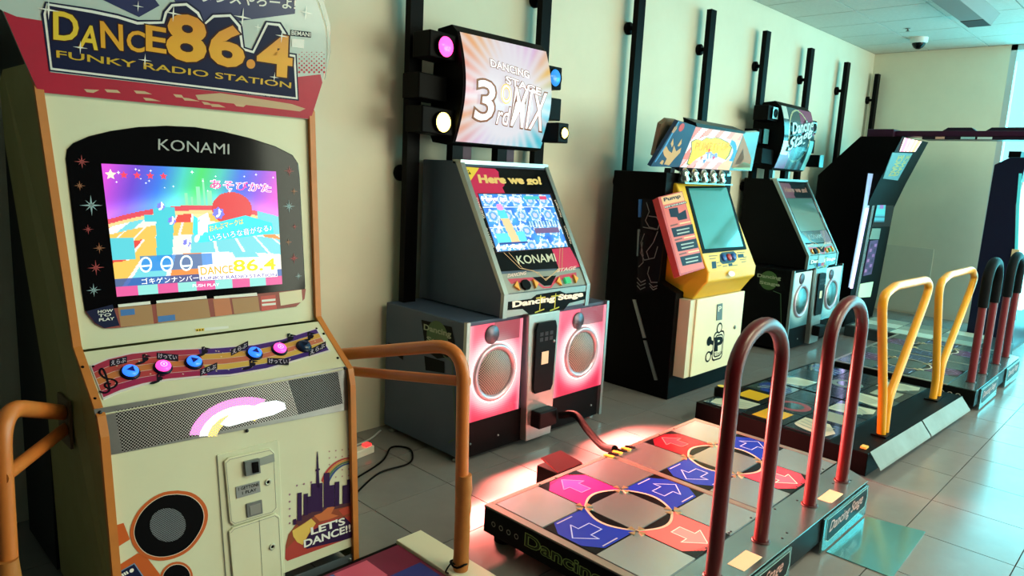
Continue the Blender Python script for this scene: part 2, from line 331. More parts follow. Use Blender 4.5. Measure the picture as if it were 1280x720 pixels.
# ------------------------------------------------------------------ white and orange dance cabinet (nearest)
def glow_pic(mb, P, fn, nu, nv, emit): return mb.image(P, fn, nu, nv, vcol(emit))
def mixc(a, b, t): return np.asarray(a, float)*(1-t[..., None])+np.asarray(b, float)*t[..., None]
def cabinet_one():
    T = Thing('arcade_cabinet', 'white dance arcade cabinet with orange edging and a bright colourful screen, nearest on the left', 'arcade machine', (1.02, 2.4, 0))
    prof = [(2.45, 1.69), (2.435, 1.672), (2.382, .91), (2.325, .868), (2.161, .756), (2.144, .699), (2.107, .053), (2.104, .02)]
    def XL(z): return float(np.interp(z, [0, .3, .756, .9, 1.69], [.607, .605, .592, .598, .546]))
    XR = 1.43
    OLIVE = C(150, 146, 92, .5, noise=.1)
    # side panels with orange edging
    for side in (0, 1):
        xf = XL if side == 0 else (lambda z: XR-.0); sg = 1 if side == 0 else -1
        front = prof; back = [(2.72, .02), (2.72, .7), (2.82, 1.0), (2.9, 1.5), (2.86, 1.69), (2.8, 1.73), (2.5, 1.73)]
        pts = [V(xf(z), y+.006, z) for y, z in front]+[V(xf(z), y, z) for y, z in back]
        mb = MB(); mb.prism(pts, (sg*.0185, 0, 0), OLIVE); sp = T.part('side_panel', mb)
        mb = MB(); pp = [V(2.5, 1.738)]+[V(*q) for q in prof]; vs = []; fs = []
        for y, z in pp:
            x = xf(z); vs += [(x-sg*.002, y-.006, z), (x+sg*.0205, y-.006, z), (x+sg*.0205, y+.012, z), (x-sg*.002, y+.012, z)]
        n = len(pp)
        for i in range(n-1):
            for k in range(4): fs.append([4*i+k, 4*i+(k+1) % 4, 4*i+4+(k+1) % 4, 4*i+4+k])
        fs += [[0, 1, 2, 3], [4*n-4, 4*n-3, 4*n-2, 4*n-1]]; mb.add(vs, fs, ORANGE); T.part('edge_trim', mb, sp, label='orange plastic edging of the side panel')
    # body behind
    mb = MB(); mb.prism([V(.62, y, z) for y, z in [(2.5, .02), (2.5, 1.6), (2.8, 1.68), (2.8, .02)]], (.78, 0, 0), OLIVE)
    mb.box(.60, 1.42, 2.74, 3.12, 0.02, 1.95, C(40, 44, 50, .6)); T.part('body', mb)
    # planes
    Fu = Fr((1, 2.445, 1.672), (1, 0, 0), (0, 2.435-2.382, 1.672-.91))
    Fc = Fr((1, 2.161, .756), (1, 0, 0), (0, 2.382-2.161, .91-.756))
    Fl = Fr((1, 2.168, .756), (1, 0, 0), (0, 2.161-2.107, .756-.053))
    def sheet(fr, za, zb, t=.02, mat=CREAM, n=0):
        def pt(x, z): d = (z-fr.p[2])/fr.v[2]; q = fr.uv(0, d, n); return V(x, q[1], z)
        m = MB(); m.prism([pt(XL(za)+.016, za), pt(XR-.016, za), pt(XR-.016, zb), pt(XL(zb)+.016, zb)], -fr.n*t, mat); return m
    T.part('upper_front_panel', sheet(Fu, .895, 1.685))
    T.part('control_panel', sheet(Fc, .757, .895))
    T.part('lower_front_panel', sheet(Fl, .08, .757))
    # bezel with screen
    k = K(60, 140, 2.571); ol = k((56, 150), (60, 120), (80, 100), (130, 78), (200, 61), (290, 48), (380, 44), (470, 48), (560, 62), (650, 84), (730, 110), (785, 138), (803, 165), (808, 210), (826, 560), (822, 600), (795, 625), (500, 661), (215, 694), (180, 695), (150, 680), (118, 640), (108, 580), (80, 350))
    mb = MB(); mb.slab(Fu, ol, .02, GLOSSBLK, .004); bez = T.part('screen_bezel', mb, bev=.003)
    k = K(100, 190, 3.789); q = k((98, 55), (925, 92), (955, 625), (172, 685)); P0 = [Fu.at(x, y, .0052) for x, y in q]; P = bil(P0)
    def fn(u, v):
        hz = .30+.42*(u-.52)**2; sky = np.zeros(u.shape+(3,)); 
        stops = [(0, (225, 70, 225)), (.14, (110, 60, 215)), (.28, (40, 120, 235)), (.4, (60, 215, 200)), (.5, (60, 225, 110)), (.62, (60, 205, 190)), (.74, (40, 110, 235)), (.88, (150, 60, 225)), (1, (235, 70, 215))]
        for c in range(3): sky[..., c] = np.interp(u+.25*(v-.15), [s[0] for s in stops], [s[1][c] for s in stops])
        sky += (60*np.exp(-((v-hz+.02)/.08)**2))[..., None]
        d = np.clip((v-hz)/(1-hz), 1e-3, 1); row = np.floor(np.log(d*14+1)*2.3); a = (u-.5)/(d*.9+.35); colu = np.floor(a*5+.5+.5*(row % 2))
        pal = np.array([(255, 250, 235), (255, 205, 90), (238, 70, 60), (255, 240, 170), (255, 150, 70), (255, 255, 255), (120, 225, 235)], float)
        fl = pal[((colu*3+row*5+np.abs(colu)*row) % 7).astype(int)]
        edge = (np.abs((a*5+.5+.5*(row % 2))-np.round(a*5+.5+.5*(row % 2))) < .06); fl[edge] = (255, 252, 240)
        rim = (d < .06); fl[rim] = (235, 70, 90); fl[(d >= .06) & (d < .1)] = (255, 225, 150)
        one = ((u > .24) & (u < .36) & (v > .32) & (v < .40)) | ((u > .25-.06*(v-.4)) & (u < .35-.1*(v-.4)) & (v >= .40) & (v < .74)) | ((u > .19) & (u < .3) & (v > .38) & (v < .43))
        fl[one] = (70, 215, 225); fl[(u < .12) & (v > .55) & (v < .72)] = (90, 215, 225); fl[(u > .86) & (v > .35) & (v < .55)] = (110, 220, 230)
        fl[(v > .70) & (u < .55) & (u > .14) & (v < .82)] = fl[(v > .70) & (u < .55) & (u > .14) & (v < .82)]*.35+np.array((20, 120, 235))*.65
        img = np.where((v > hz)[..., None], fl, sky)
        for (cx, w_, h_) in ((.43, .02, .10), (.46, .015, .07), (.50, .025, .15), (.535, .012, .22), (.565, .03, .12)):
            img[(np.abs(u-cx) < w_/2) & (v < hz) & (v > hz-h_)] = (150, 245, 190)
        img[(v > .865) & (v < .925)] = img[(v > .865) & (v < .925)]*.25+np.array((25, 70, 170))*.75
        # a round red prop standing on the stage (kept plain)
        r = ((u-.70)/.125)**2+((v-.33)/.14)**2; img[r < 1] = (230, 48, 62)
        low = v > .925; img[low] = np.where(((u[low]*9).astype(int) % 2 == 0)[:, None], (235, 90, 160), (150, 235, 225))
        return img*.97
    mb = MB(); glow_pic(mb, P, fn, 176, 132, 1.0); sc = T.part('screen', mb, bez, label='brightly lit colourful game screen')
    # screen captions
    E = lambda r, g, b, s=.9: C(r, g, b, .6, emit=s)
    Sx = lambda x, y, n: Fu.at(100+x/3.789, 190+y/3.789, .0052+n*.0007); mb = MB()
    def st(txt, bl, br, tl, c1, c2=None, ow=.05, o1=0.):
        if c2: mb.text(txt, Sx(*bl, 1), Sx(*br, 1), Sx(*tl, 1), c2, ow)
        mb.text(txt, Sx(*bl, 2), Sx(*br, 2), Sx(*tl, 2), c1, o1)
    st('あそびかた', (612, 172), (900, 192), (614, 130), E(236, 62, 150), E(255, 255, 255), .045, .01)
    st('ゴキゲンナンバー', (290, 627), (560, 608), (286, 598), E(255, 255, 255), E(20, 40, 120), .03)
    st('おんぷマークは', (610, 377), (770, 340), (606, 350), E(255, 235, 80), E(20, 110, 160), .04)
    mb.poly([Sx(x, y, .6) for x, y in ((560, 430), (915, 385), (905, 335), (780, 300), (600, 345), (535, 300), (530, 380))], E(60, 195, 215))
    st('いろいろな音がなる♪', (610, 424), (905, 372), (605, 392), E(255, 255, 255), E(20, 90, 150), .04)
    mb.poly([Sx(x, y, .6) for x, y in ((555, 540), (700, 520), (725, 500), (925, 495), (932, 590), (565, 608))], E(250, 245, 235))
    st('DANCE', (570, 582), (722, 572), (566, 545), E(240, 150, 50), E(255, 255, 255), .04, .02); st('86.4', (725, 566), (922, 556), (722, 512), E(250, 190, 40), E(255, 255, 255), .05, .02)
    st('FUNKY RADIO STATION', (570, 606), (928, 588), (568, 590), E(70, 60, 150), None, 0, .01); st('PUSH PLAY', (530, 640), (655, 634), (530, 626), E(255, 245, 255))
    for cx in (308, 408, 500): 
        for ang in range(24):
            a, b = 2*math.pi*ang/24, 2*math.pi*(ang+1)/24; f = lambda t, k: Sx(cx+(30 if k else 22)*math.cos(t), 533-(cx-308)*.04+(37 if k else 29)*math.sin(t), 1); mb.poly([f(a, 0), f(a, 1), f(b, 1), f(b, 0)], E(235, 255, 250))
        mb.poly([Sx(cx-22, 537, 1), Sx(cx+22, 533, 1), Sx(cx+22, 541, 1), Sx(cx-22, 545, 1)], E(235, 255, 250))
    for i in range(5):
        c = Sx(142+i*62.5, 107+i*2, 1); mb.star(Fu, c, .0165 if i == 0 else .0125, 5, E(255, 240, 190) if i == 0 else E(215, 50, 80), inner=.45)
    for (x, y) in ((380, 257), (432, 325), (503, 430), (652, 290)):
        mb.star(Fu, Sx(x, y, 1), .022 if x == 652 else .014, 7, E(110, 110, 225), inner=.75); mb.text('♪', Sx(x-10, y+18, 2), Sx(x+14, y+16, 2), Sx(x-10, y-18, 2), E(240, 250, 255), .02)
    mb.text('♫', Sx(540, 425, 2), Sx(600, 415, 2), Sx(538, 300, 2), E(225, 250, 255), .02)
    rs = random.Random(4)
    for i in range(26): mb.star(Fu, Fu.at(*[(1-a)*q[0][j]+a*q[1][j]+(12+30*b)*(j == 1) for j in (0, 1) for a, b in [(rs.random() if j == 0 else 0, rs.random())]], .0058) if False else P(rs.uniform(.02, .98), rs.uniform(.02, .2))+Fu.n*.0006, .003+.004*rs.random(), 4, E(240, 240, 255), inner=.3)
    T.part('screen_captions', mb, bez)
    # bezel print : maker name, stars, instruction strip
    mb = MB(); k = K(60, 140, 2.571)
    mb.ftext('KONAMI', Fu, k((352, 122), (580, 137), (352, 86)), C(165, 172, 170, .4), .006, 0)
    for i, (x, y, r, c) in enumerate([(107, 160, 20, 0), (100, 237, 15, 1), (137, 300, 30, 2), (127, 377, 15, 0), (163, 437, 17, 1), (152, 500, 23, 0), (145, 572, 20, 2), (773, 190, 20, 0), (788, 255, 14, 1), (772, 303, 24, 2), (790, 368, 12, 0), (770, 418, 14, 1), (788, 470, 20, 0), (802, 527, 15, 2)]):
        cc = [C(170, 58, 62, .4), C(160, 98, 62, .4), C(150, 180, 188, .4)][c]; ctr = Fu.at(60+x/2.571, 140+y/2.571, .006); r_ = r/2.571*2.3/896*1.05
        ms = MB(); ms.star(Fu, ctr, r_, 4, cc, inner=.14); ms.star(Fu, ctr, r_*.7, 4, cc, .0, .14, math.pi/4); T.part('bezel_star', ms, bez)
    T.part('bezel_lettering', mb, bez)
    mb = MB(); mb.poly(Fu.pts(k((118, 640), (826, 568), (822, 600), (795, 625), (500, 661), (215, 694), (180, 695), (150, 680)), .006), C(150, 66, 56, .4))
    mb.poly(Fu.pts(k((120, 640), (205, 618), (228, 685), (180, 694), (150, 678)), .0066), NAVY)
    TAN = C(176, 132, 88, .4)
    for (a, b, c, d, cc) in [((222, 628), (330, 618), (338, 680), (232, 690), TAN), ((345, 615), (510, 600), (520, 660), (350, 678), TAN), ((527, 600), (580, 594), (590, 650), (535, 657), C(200, 120, 80, .4)), ((588, 600), (672, 592), (678, 640), (596, 650), TAN), ((680, 592), (728, 587), (733, 632), (683, 640), C(205, 80, 70, .4)), ((740, 580), (812, 570), (815, 610), (745, 622), C(225, 215, 180, .4))]:
        mb.poly(Fu.pts(k(a, b, c, d), .0066), cc)
    for (a, b, c, d) in [((222, 618), (326, 607), (327, 617), (224, 627)), ((345, 606), (506, 590), (508, 599), (347, 614)), ((530, 592), (668, 580), (670, 590), (531, 600)), ((684, 603), (728, 599), (728, 606), (684, 610)), ((684, 616), (729, 612), (729, 619), (685, 623))]:
        mb.poly(Fu.pts(k(a, b, c, d), .0072), WHITEP)
    for (a, b, c, d) in [((230, 635), (275, 631), (277, 650), (232, 655)), ((350, 656), (405, 650), (407, 668), (352, 675))]: mb.poly(Fu.pts(k(a, b, c, d), .0073), C(60, 120, 190, .4))
    for i, wd in enumerate(('HOW', 'TO', 'PLAY')): mb.ftext(wd, Fu, k((158+i*2, 646+i*13), (206-(8 if i == 1 else 0)+i*2, 641+i*13), (158+i*2, 637+i*13)), WHITEP, .0075, .02)
    T.part('instruction_strip', mb, bez, label='reddish how-to-play strip along the bezel')
    mb = MB(); k = K(80, 380, 3.368); mb.poly(Fu.pts(k((550, 103), (692, 92), (693, 102), (550, 118)), .001), C(235, 235, 225, .4)); mb.poly(Fu.pts(k((553, 104), (590, 101), (590, 113), (553, 116)), .0016), YELLOWP)
    for i in range(3): mb.poly(Fu.pts(k((556+i*11, 113.5-i), (564+i*11, 113-i), (560+i*11, 105-i)), .0022), BLACK)
    T.part('caution_sticker', mb)
    # control plate and buttons
    k = K(80, 380, 3.368)
    up = [(110, 262), (180, 232), (280, 208), (400, 196), (520, 190), (650, 184), (800, 172), (920, 148), (1065, 102)]; lo = [(1122, 200), (1000, 235), (860, 277), (700, 305), (560, 312), (430, 325), (330, 345), (240, 372), (165, 405)]
    mb = MB(); mb.slab(Fc, k(*(up+lo)), .004, C(225, 215, 215, .35), .003); plate = T.part('button_plate', mb)
    mb = MB()
    lo_r = lo[::-1]; U = lambda t: np.array([np.interp(t, np.linspace(0, 1, 9), [p[j] for p in up]) for j in (0, 1)]); L = lambda t: np.array([np.interp(t, np.linspace(0, 1, 9), [p[j] for p in lo_r]) for j in (0, 1)])
    cols = [[(170, 40, 70), (190, 70, 60), (200, 120, 60), (185, 60, 60), (165, 30, 75)], [(70, 30, 120), (215, 160, 70), (200, 110, 80), (215, 175, 80), (60, 30, 120)]]
    for i in range(24):
        for j in range(5):
            f = lambda t, v: Fc.at(*k(tuple(U(t)*(1-v)+L(t)*v))[0], .0036); t0, t1 = .006+i/24*.988, .006+(i+1)/24*.988
            mb.poly([f(t0, .04+j*.184), f(t1, .04+j*.184), f(t1, .04+(j+1)*.184-.012), f(t0, .04+(j+1)*.184-.012)], C(*cols[0 if i < 13 else 1][j], .35))
    rs = random.Random(3)
    for i in range(40): mb.star(Fc, Fc.at(*k(tuple((lambda t, v: U(t)*(1-v)+L(t)*v)(rs.uniform(.03, .97), rs.uniform(.1, .9))))[0], .0042), .004, 4, C(240, 225, 200, .4), inner=.3)
    mb.line(smoothpath(Fc.pts(k((150, 372), (172, 378), (190, 366), (184, 335), (172, 295), (160, 276), (150, 284), (152, 298), (172, 316), (205, 322), (222, 335), (212, 352), (188, 360), (172, 350), (176, 338), (194, 340)), .0044), 4), .006, Fc, C(20, 18, 30, .4))
    for (x, y, fl) in ((330, 240, 0), (390, 322, 1), (580, 208, 0), (780, 262, 1), (940, 152, 0), (1025, 145, 0)): mb.ftext('♪', Fc, k((x-28, y+20), (x+38, y+8), (x-30, y-18)), C(20, 18, 30, .4), .0044, .015)
    for (x, y, tx) in ((228, 250, 'えらぶ'), (435, 225, 'けってい'), (608, 285, 'えらぶ'), (738, 198, 'えらぶ'), (900, 245, 'けってい'), (1065, 200, 'えらぶ')):
        w_ = 36 if len(tx) < 4 else 45; tilt = {228: 12, 435: -6, 608: 22, 738: 26, 900: -2, 1065: 26}[x]
        mb.poly(Fc.pts(k((x-w_, y+14+tilt*.4), (x+w_, y+14-tilt), (x+w_, y-14-tilt), (x-w_, y-14+tilt*.4)), .0045), C(24, 22, 40, .4)); mb.ftext(tx, Fc, k((x-w_*.85, y+9+tilt*.35), (x+w_*.85, y+9-tilt*.85), (x-w_*.85, y-10+tilt*.35)), C(215, 205, 225, .4), .0051, .01)
    T.part('plate_print', mb, plate, label='music-staff print in red, orange and purple')
    for (x, y, kind, d) in ((277, 293, 'b', -1), (415, 272, 'p', 0), (545, 252, 'b', 1), (800, 214, 'b', -1), (905, 196, 'p', 0), (1008, 183, 'd', 1)):
        c = Fc.at(*k((x, y))[0], .003); cc = {'b': (40, 110, 255), 'p': (255, 70, 170), 'd': (15, 45, 80)}[kind]; r = .0225
        mb = MB(); mb.lathe(c, Fc.n, [(r+.006, 0), (r+.006, .004), (r+.001, .009), (r, .009)], C(18, 26, 50, .25)); bt = T.part('button', mb, label={'b': 'lit blue round button', 'p': 'lit pink round button', 'd': 'unlit dark blue round button'}[kind])
        mb = MB(); mb.lathe(c, Fc.n, [(r, .004), (r, .013), (r-.003, .0165), (0, .0185)], C(*cc, .25, emit=0 if kind == 'd' else 1.5)); T.part('button_cap', mb, bt)
        F2 = Fr(c, Fc.u, Fc.v); mb = MB()
        if d: mb.poly([F2.uv(d*.013, 0, .0192), F2.uv(-d*.009, .012, .0186), F2.uv(-d*.009, -.012, .0186)], C(10, 25, 130, .3) if kind != 'd' else C(8, 20, 45, .3))
        else: mb.ring(F2, c, .008, .010, C(255, 190, 225, .3, emit=1.2), .0192); mb.disc(F2, c, .003, C(255, 190, 225, .3, emit=1.2), .0192)
        T.part('button_symbol', mb, bt)
    mb = MB()
    for (x, y) in ((78, 267), (122, 266), (130, 400), (1093, 126), (1152, 228), (1062, 105)): mb.lathe(Fc.at(*k((x, y))[0], 0), Fc.n, [(.005, 0), (.004, .004), (0, .0045)], BLACK, 10)
    T.part('panel_screws', mb)
    # perforated speaker plate with lit rainbow sign
    mb = MB(); mb.slab(Fl, k((125, 443), (1185, 262), (1222, 440), (168, 640)), .004, STEEL, .003); gp = T.part('grille_plate', mb)
    mb = MB(); mb.poly(Fl.pts(k((212, 446), (935, 322), (985, 465), (243, 622)), .0037), perf(205, 205, 205, 25, 150)); T.part('perforated_sheet', mb, gp)
    mb = MB(); mb.poly(Fl.pts(k((940, 322), (1150, 285), (1172, 418), (985, 465)), .0037), perf(120, 125, 130, 15, 150)); T.part('perforated_sheet', mb, gp)
    mb = MB()
    def arc(cx, cy, rx0, ry0, rx1, ry1, a0, a1, mat, n):
        A = np.radians(np.linspace(a0, a1, 21))
        for a, b in zip(A[:-1], A[1:]): mb.poly(Fl.pts(k(*[(cx+rx*math.cos(t), cy-ry*math.sin(t)-.13*rx*math.cos(t)) for rx, ry, t in ((rx0, ry0, a), (rx1, ry1, a), (rx1, ry1, b), (rx0, ry0, b))]), n), mat)
    arc(735, 545, 168, 118, 212, 152, 58, 172, perf(255, 110, 235, 150, 150, emit=1.), .0043); arc(735, 545, 132, 88, 168, 118, 50, 175, perf(255, 250, 255, 190, 150, emit=1.), .0043); arc(735, 545, 92, 62, 132, 92, 45, 178, perf(255, 225, 70, 150, 150, emit=1.), .0043)
    mb.poly(Fl.pts(k((655, 505), (690, 470), (760, 445), (830, 415), (890, 405), (925, 415), (932, 440), (880, 465), (780, 490), (690, 515)), .0047), perf(225, 250, 255, 215, 150, emit=1.4))
    T.part('rainbow_sign', mb, gp, label='glowing pink, white and yellow rainbow sign behind the mesh')
    mb = MB()
    for (x, y) in ((150, 456), (1180, 270), (1208, 430), (768, 533)): mb.lathe(Fl.at(*k((x, y))[0], .003), Fl.n, [(.006, 0), (.005, .004), (0, .005)], C(60, 62, 66, .3, .8), 10)
    T.part('plate_screws', mb, gp)
    # printed boom box on the lower panel
    mb = MB(); k = K(120, 590, 5.539); OR = C(200, 92, 30, .4)
    def blob(cx, cy, pts_r, mat, n): mb.poly(Fl.pts(k(*pts_r), n), mat)
    ringp = [(565, 127), (660, 142), (735, 195), (772, 270), (765, 360), (715, 460), (640, 545), (540, 597), (430, 613), (330, 585), (265, 520), (235, 440), (245, 360), (290, 270), (370, 190), (465, 140)]
    inn = [(555+(x-510)*.9-50+5, 375+(y-375)*.88) for x, y in ringp]
    mb.poly(Fl.pts(k((122, 372), (190, 352), (235, 465), (140, 525)), .001), OR); mb.poly(Fl.pts(k((150, 650), (290, 560), (360, 600), (440, 705), (455, 760), (180, 800)), .001), OR)
    sm = [tuple(p) for p in np.array(smoothpath([V(*p, 0) for p in ringp+ringp[:1]], 3))[:, :2]]; mb.poly(Fl.pts(k(*sm), .0014), OR)
    ctr = np.mean(np.array(ringp), 0)
    for s_, mt, n in ((.905, C(235, 225, 205, .4), .0018), (.888, C(9, 10, 12, .5), .0022)): mb.poly(Fl.pts(k(*[tuple(ctr+(np.array(p)-ctr)*s_) for p in sm]), n), mt)
    mb.poly(Fl.pts(k(*[(495+a*(125)*1.0, 365+b*117) for a, b in [(math.cos(t), math.sin(t)-.0*math.cos(t)) for t in np.linspace(0, 2*math.pi, 25)[:-1]]]), .0026), perf(130, 140, 148, 10, 210, .5, .2))
    sm2 = [(555+115*math.cos(t), 735+115*math.sin(t)-10*math.cos(t)) for t in np.linspace(0, 2*math.pi, 29)[:-1]]; c2 = np.array((555, 735))
    for s_, mt, n in ((1, OR, .0014), (.86, C(235, 225, 205, .4), .0018), (.83, C(9, 10, 12, .5), .0022)): mb.poly(Fl.pts(k(*[tuple(c2+(np.array(p)-c2)*s_) for p in sm2]), n), mt)
    mb.poly(Fl.pts(k((158, 690), (265, 628), (335, 730), (230, 800)), .0018), C(120, 150, 180, .4)); mb.poly(Fl.pts(k((165, 692), (262, 637), (322, 725), (230, 780)), .0022), NAVY); mb.disc(Fl, Fl.at(*k((245, 680))[0]), .006, WHITEP, .0026)
    for i in range(3): mb.poly(Fl.pts(k((172+i*15, 705-i*8), (182+i*15, 699-i*8), (195+i*15, 715-i*8), (185+i*15, 722-i*8)), .0026), WHITEP)
    T.part('boombox_print', mb, label='printed orange boom box with black speaker circles')
    # coin door
    k = K(260, 550, 4.237); CRM2 = C(214, 216, 186, .4, noise=.05)
    mb = MB(); mb.slab(Fl, k((45, 80), (365, 0), (400, 730), (95, 760)), .006, CRM2, .004); cdr = T.part('coin_door', mb, bev=.002)
    mb = MB(); mb.slab(Fl, k((78, 110), (100, 90), (320, 40), (342, 60), (358, 360), (335, 385), (130, 448), (108, 430)), .008, CREAM, .012); d1 = T.part('door_panel', mb, cdr, bev=.002)
    mb = MB(); mb.slab(Fl, k((103, 480), (125, 458), (350, 385), (372, 400), (390, 740), (130, 780)), .008, CREAM, .012); d2 = T.part('door_panel', mb, cdr, bev=.002)
    GREYL = C(90, 98, 98, .5)
    mb = MB(); mb.line(Fl.pts(k((262, 418), (280, 740)), .0126), .0015, Fl, GREYL)
    for pl in (((86, 118), (108, 98), (318, 50), (338, 66), (352, 352), (330, 376), (134, 436), (116, 424)), ((112, 486), (130, 466), (344, 396), (364, 408), (381, 730))): mb.line(Fl.pts(k(*pl), .0126), .0012, Fl, GREYL, len(pl) > 5)
    mb.line(Fl.pts(k((45, 85), (92, 740)), .0046), .0014, Fl, GREYL); mb.line(Fl.pts(k((372, 5), (403, 730)), .0046), .0018, Fl, C(235, 236, 210, .4)); T.part('door_seam', mb, cdr)
    mb = MB(); mb.slab(Fl, k((178, 108), (255, 90), (262, 165), (185, 183)), .012, C(110, 120, 122, .35, .6), .024); mb.slab(Fl, k((215, 110), (245, 104), (250, 158), (220, 165)), .004, BLACK, .0285); T.part('coin_slot', mb, cdr)
    mb = MB(); mb.slab(Fl, k((262, 92), (338, 68), (342, 108), (266, 130)), .003, C(150, 156, 150, .4, .3), .0155); T.part('coin_plate', mb, cdr)
    mb = MB(); mb.slab(Fl, k((137, 243), (262, 210), (267, 268), (142, 304)), .003, C(150, 156, 156, .4, .3), .0155); mb.ftext('1 GETTONE', Fl, k((150, 262), (258, 235), (149, 246)), BLACK, .0162, .015); mb.ftext('1 PLAY', Fl, k((170, 282), (245, 262), (169, 267)), BLACK, .0162, .015); T.part('price_plate', mb, cdr)
    mb = MB(); mb.slab(Fl, k((192, 332), (272, 310), (277, 380), (198, 403)), .006, C(120, 128, 128, .35, .5), .018); mb.slab(Fl, k((208, 342), (263, 326), (267, 374), (212, 390)), .003, C(150, 156, 150, .3, .4), .0195); T.part('coin_return', mb, cdr)
    for c in ((307, 217), (330, 558)):
        mb = MB(); ctr = Fl.at(*k(c)[0], .012); mb.lathe(ctr, Fl.n, [(.011, 0), (.011, .004), (.006, .005), (.006, .001), (0, .001)], C(200, 202, 180, .4, .3), 18); mb.disc(Fl, ctr, .006, BLACK, .0015, 14); T.part('lock', mb, cdr)
    # city print
    k = K(260, 550, 4.237); mb = MB(); PUR = C(52, 28, 72, .4)
    mb.poly(Fl.pts(k((410, 560), (425, 500), (470, 440), (540, 385), (640, 345), (765, 330), (766, 510), (740, 522), (420, 640), (408, 630)), .001), C(178, 60, 48, .4))
    mb.poly(Fl.pts(k((410, 580), (425, 500), (470, 440), (540, 385), (640, 345), (765, 330), (766, 400), (640, 420), (540, 460), (470, 520)), .0014), C(150, 70, 40, .4))
    mb.poly(Fl.pts(k((450, 430), (480, 420), (500, 395), (545, 380), (620, 350), (760, 330), (766, 345), (640, 372), (560, 405), (480, 455)), .0018), C(80, 36, 50, .4))
    for pl, c in ((((445, 480), (510, 440), (545, 415), (570, 440), (530, 500), (500, 555), (470, 540), (450, 510)), (230, 190, 90)), (((560, 400), (600, 385), (640, 350), (670, 355), (650, 390), (690, 400), (640, 420), (590, 430)), (205, 110, 60)), (((690, 370), (740, 350), (755, 385), (715, 400)), (190, 70, 50))): mb.poly(Fl.pts(k(*pl), .002), C(*c, .4))
    for (x0, x1, y0, y1) in ((472, 495, 280, 430), (506, 528, 285, 400), (545, 605, 230, 380), (612, 642, 175, 360), (640, 668, 240, 355), (670, 694, 222, 350), (712, 735, 240, 338), (735, 752, 210, 335), (450, 466, 420, 450), (520, 545, 300, 390)): mb.poly(Fl.pts(k((x0, y0), (x1, y0-4), (x1, y1-5), (x0, y1)), .0024), PUR)
    mb.poly(Fl.pts(k((575, 95), (582, 94), (590, 250), (572, 252)), .0024), PUR); mb.disc(Fl, Fl.at(*k((579, 157))[0]), .0095, PUR, .0026, 16, .005); mb.poly(Fl.pts(k((577, 60), (580, 60), (583, 100), (574, 100)), .0024), PUR)
    for i, c in enumerate(((190, 60, 60), (215, 150, 70), (90, 120, 80), (50, 80, 140))):
        A = np.linspace(.05, 1.25, 14); f = lambda t, r: (760-(170-r)*math.sin(t), 90+i*1.5+(175-r*.0)*(1-math.cos(t))*1.05+r*.9)
        for a, b in zip(A[:-1], A[1:]): mb.poly(Fl.pts(k(f(a, i*9), f(b, i*9), f(b, i*9+9), f(a, i*9+9)), .0012), C(*c, .4))
    for i in range(5):
        for j in range(9):
            x = 432+i*38+(j % 2)*0; y = 440-j*38-i*9
            if (x < 470 and y > 250) or (x >= 470 and y > 215 and y < 270-(x-470)*.3): mb.disc(Fl, Fl.at(*k((x, y))[0]), .0035, C(150, 100, 130, .4), .0012, 10)
    for i in range(4):
        for j in range(5): mb.disc(Fl, Fl.at(*k((642+i*34, 60+j*35-i*4))[0]), .003, C(180, 130, 130, .4), .0011, 10)
    mb.poly(Fl.pts(k((505, 545), (545, 480), (600, 452), (720, 405), (765, 450), (766, 512), (735, 524), (520, 575)), .0028), C(46, 24, 66, .4))
    mb.ftext("LET'S", Fl, k((546, 500), (722, 445), (543, 462)), WHITEP, .0034, .03); mb.ftext('DANCE!!', Fl, k((508, 568), (752, 482), (506, 530)), WHITEP, .0034, .03)
    T.part('city_print', mb, label='printed purple skyline over a red and orange hill')
    mb = MB(); mb.slab(Fl, K(260, 550, 4.237)((440, 725), (770, 598), (772, 640), (470, 790)), .004, C(84, 92, 98, .45), .003); mb.lathe(Fl.at(*K(260, 550, 4.237)((748, 628))[0], .003), Fl.n, [(.005, 0), (.004, .005), (0, .006)], C(200, 205, 205, .3, .8), 10); T.part('kick_plate', mb)
    # header
    Fm = Fr((1, 2.43, 1.652), (1, 0, 0), (0, -.10, .45)); k = K(0, 0, 2.909)
    ol = [(140, 336), (640, 385), (1130, 434), (1150, 370), (1172, 300), (1188, 220), (1190, 150), (1178, 80), (1150, 0), (1100, -90), (1000, -170), (820, -230), (400, -270), (120, -250), (0, -190), (-60, -100), (-40, 0), (10, 40), (75, 190)]
    mb = MB(); mb.slab(Fm, k(*ol), .012, C(196, 212, 205, .22, noise=.06, coat=.3)); hd = T.part('header_panel', mb)
    mb = MB(); mb.poly(Fm.pts(k((12, 40), (60, 60), (152, 75), (182, 262), (640, 315), (1085, 366), (1080, 280), (1165, 270), (1172, 300), (1150, 370), (1130, 433), (640, 384), (140, 335), (75, 190)), .001), C(188, 36, 62, .3, noise=.15))
    for i in range(12):
        for j in range(5):
            if 1085+i*9 < 1178: mb.disc(Fm, Fm.at(*k((1088+i*9, 262-j*16-(i % 2)*8))[0]), .0042-.0006*j, C(188, 36, 62, .3), .0012, 10)
    mb.poly(Fm.pts(k((375, 0), (505, 62), (580, 20), (520, -60), (360, -60)), .001), C(30, 42, 92, .3)); mb.poly(Fm.pts(k((620, -60), (640, 20), (745, 78), (800, 85), (1072, 50), (1078, -60)), .001), C(34, 46, 96, .3))
    frame = [(150, 50), (178, 258), (1086, 366), (1078, 195), (1048, 190), (1046, 120), (1020, 80), (965, 75), (915, 178), (890, 170), (880, 90), (840, 45), (770, 48), (742, 78), (728, 40), (680, 4), (620, 8), (592, 40), (585, 72), (500, 72), (430, 50), (335, 30), (165, 5)]
    c0 = np.array((610, 190))
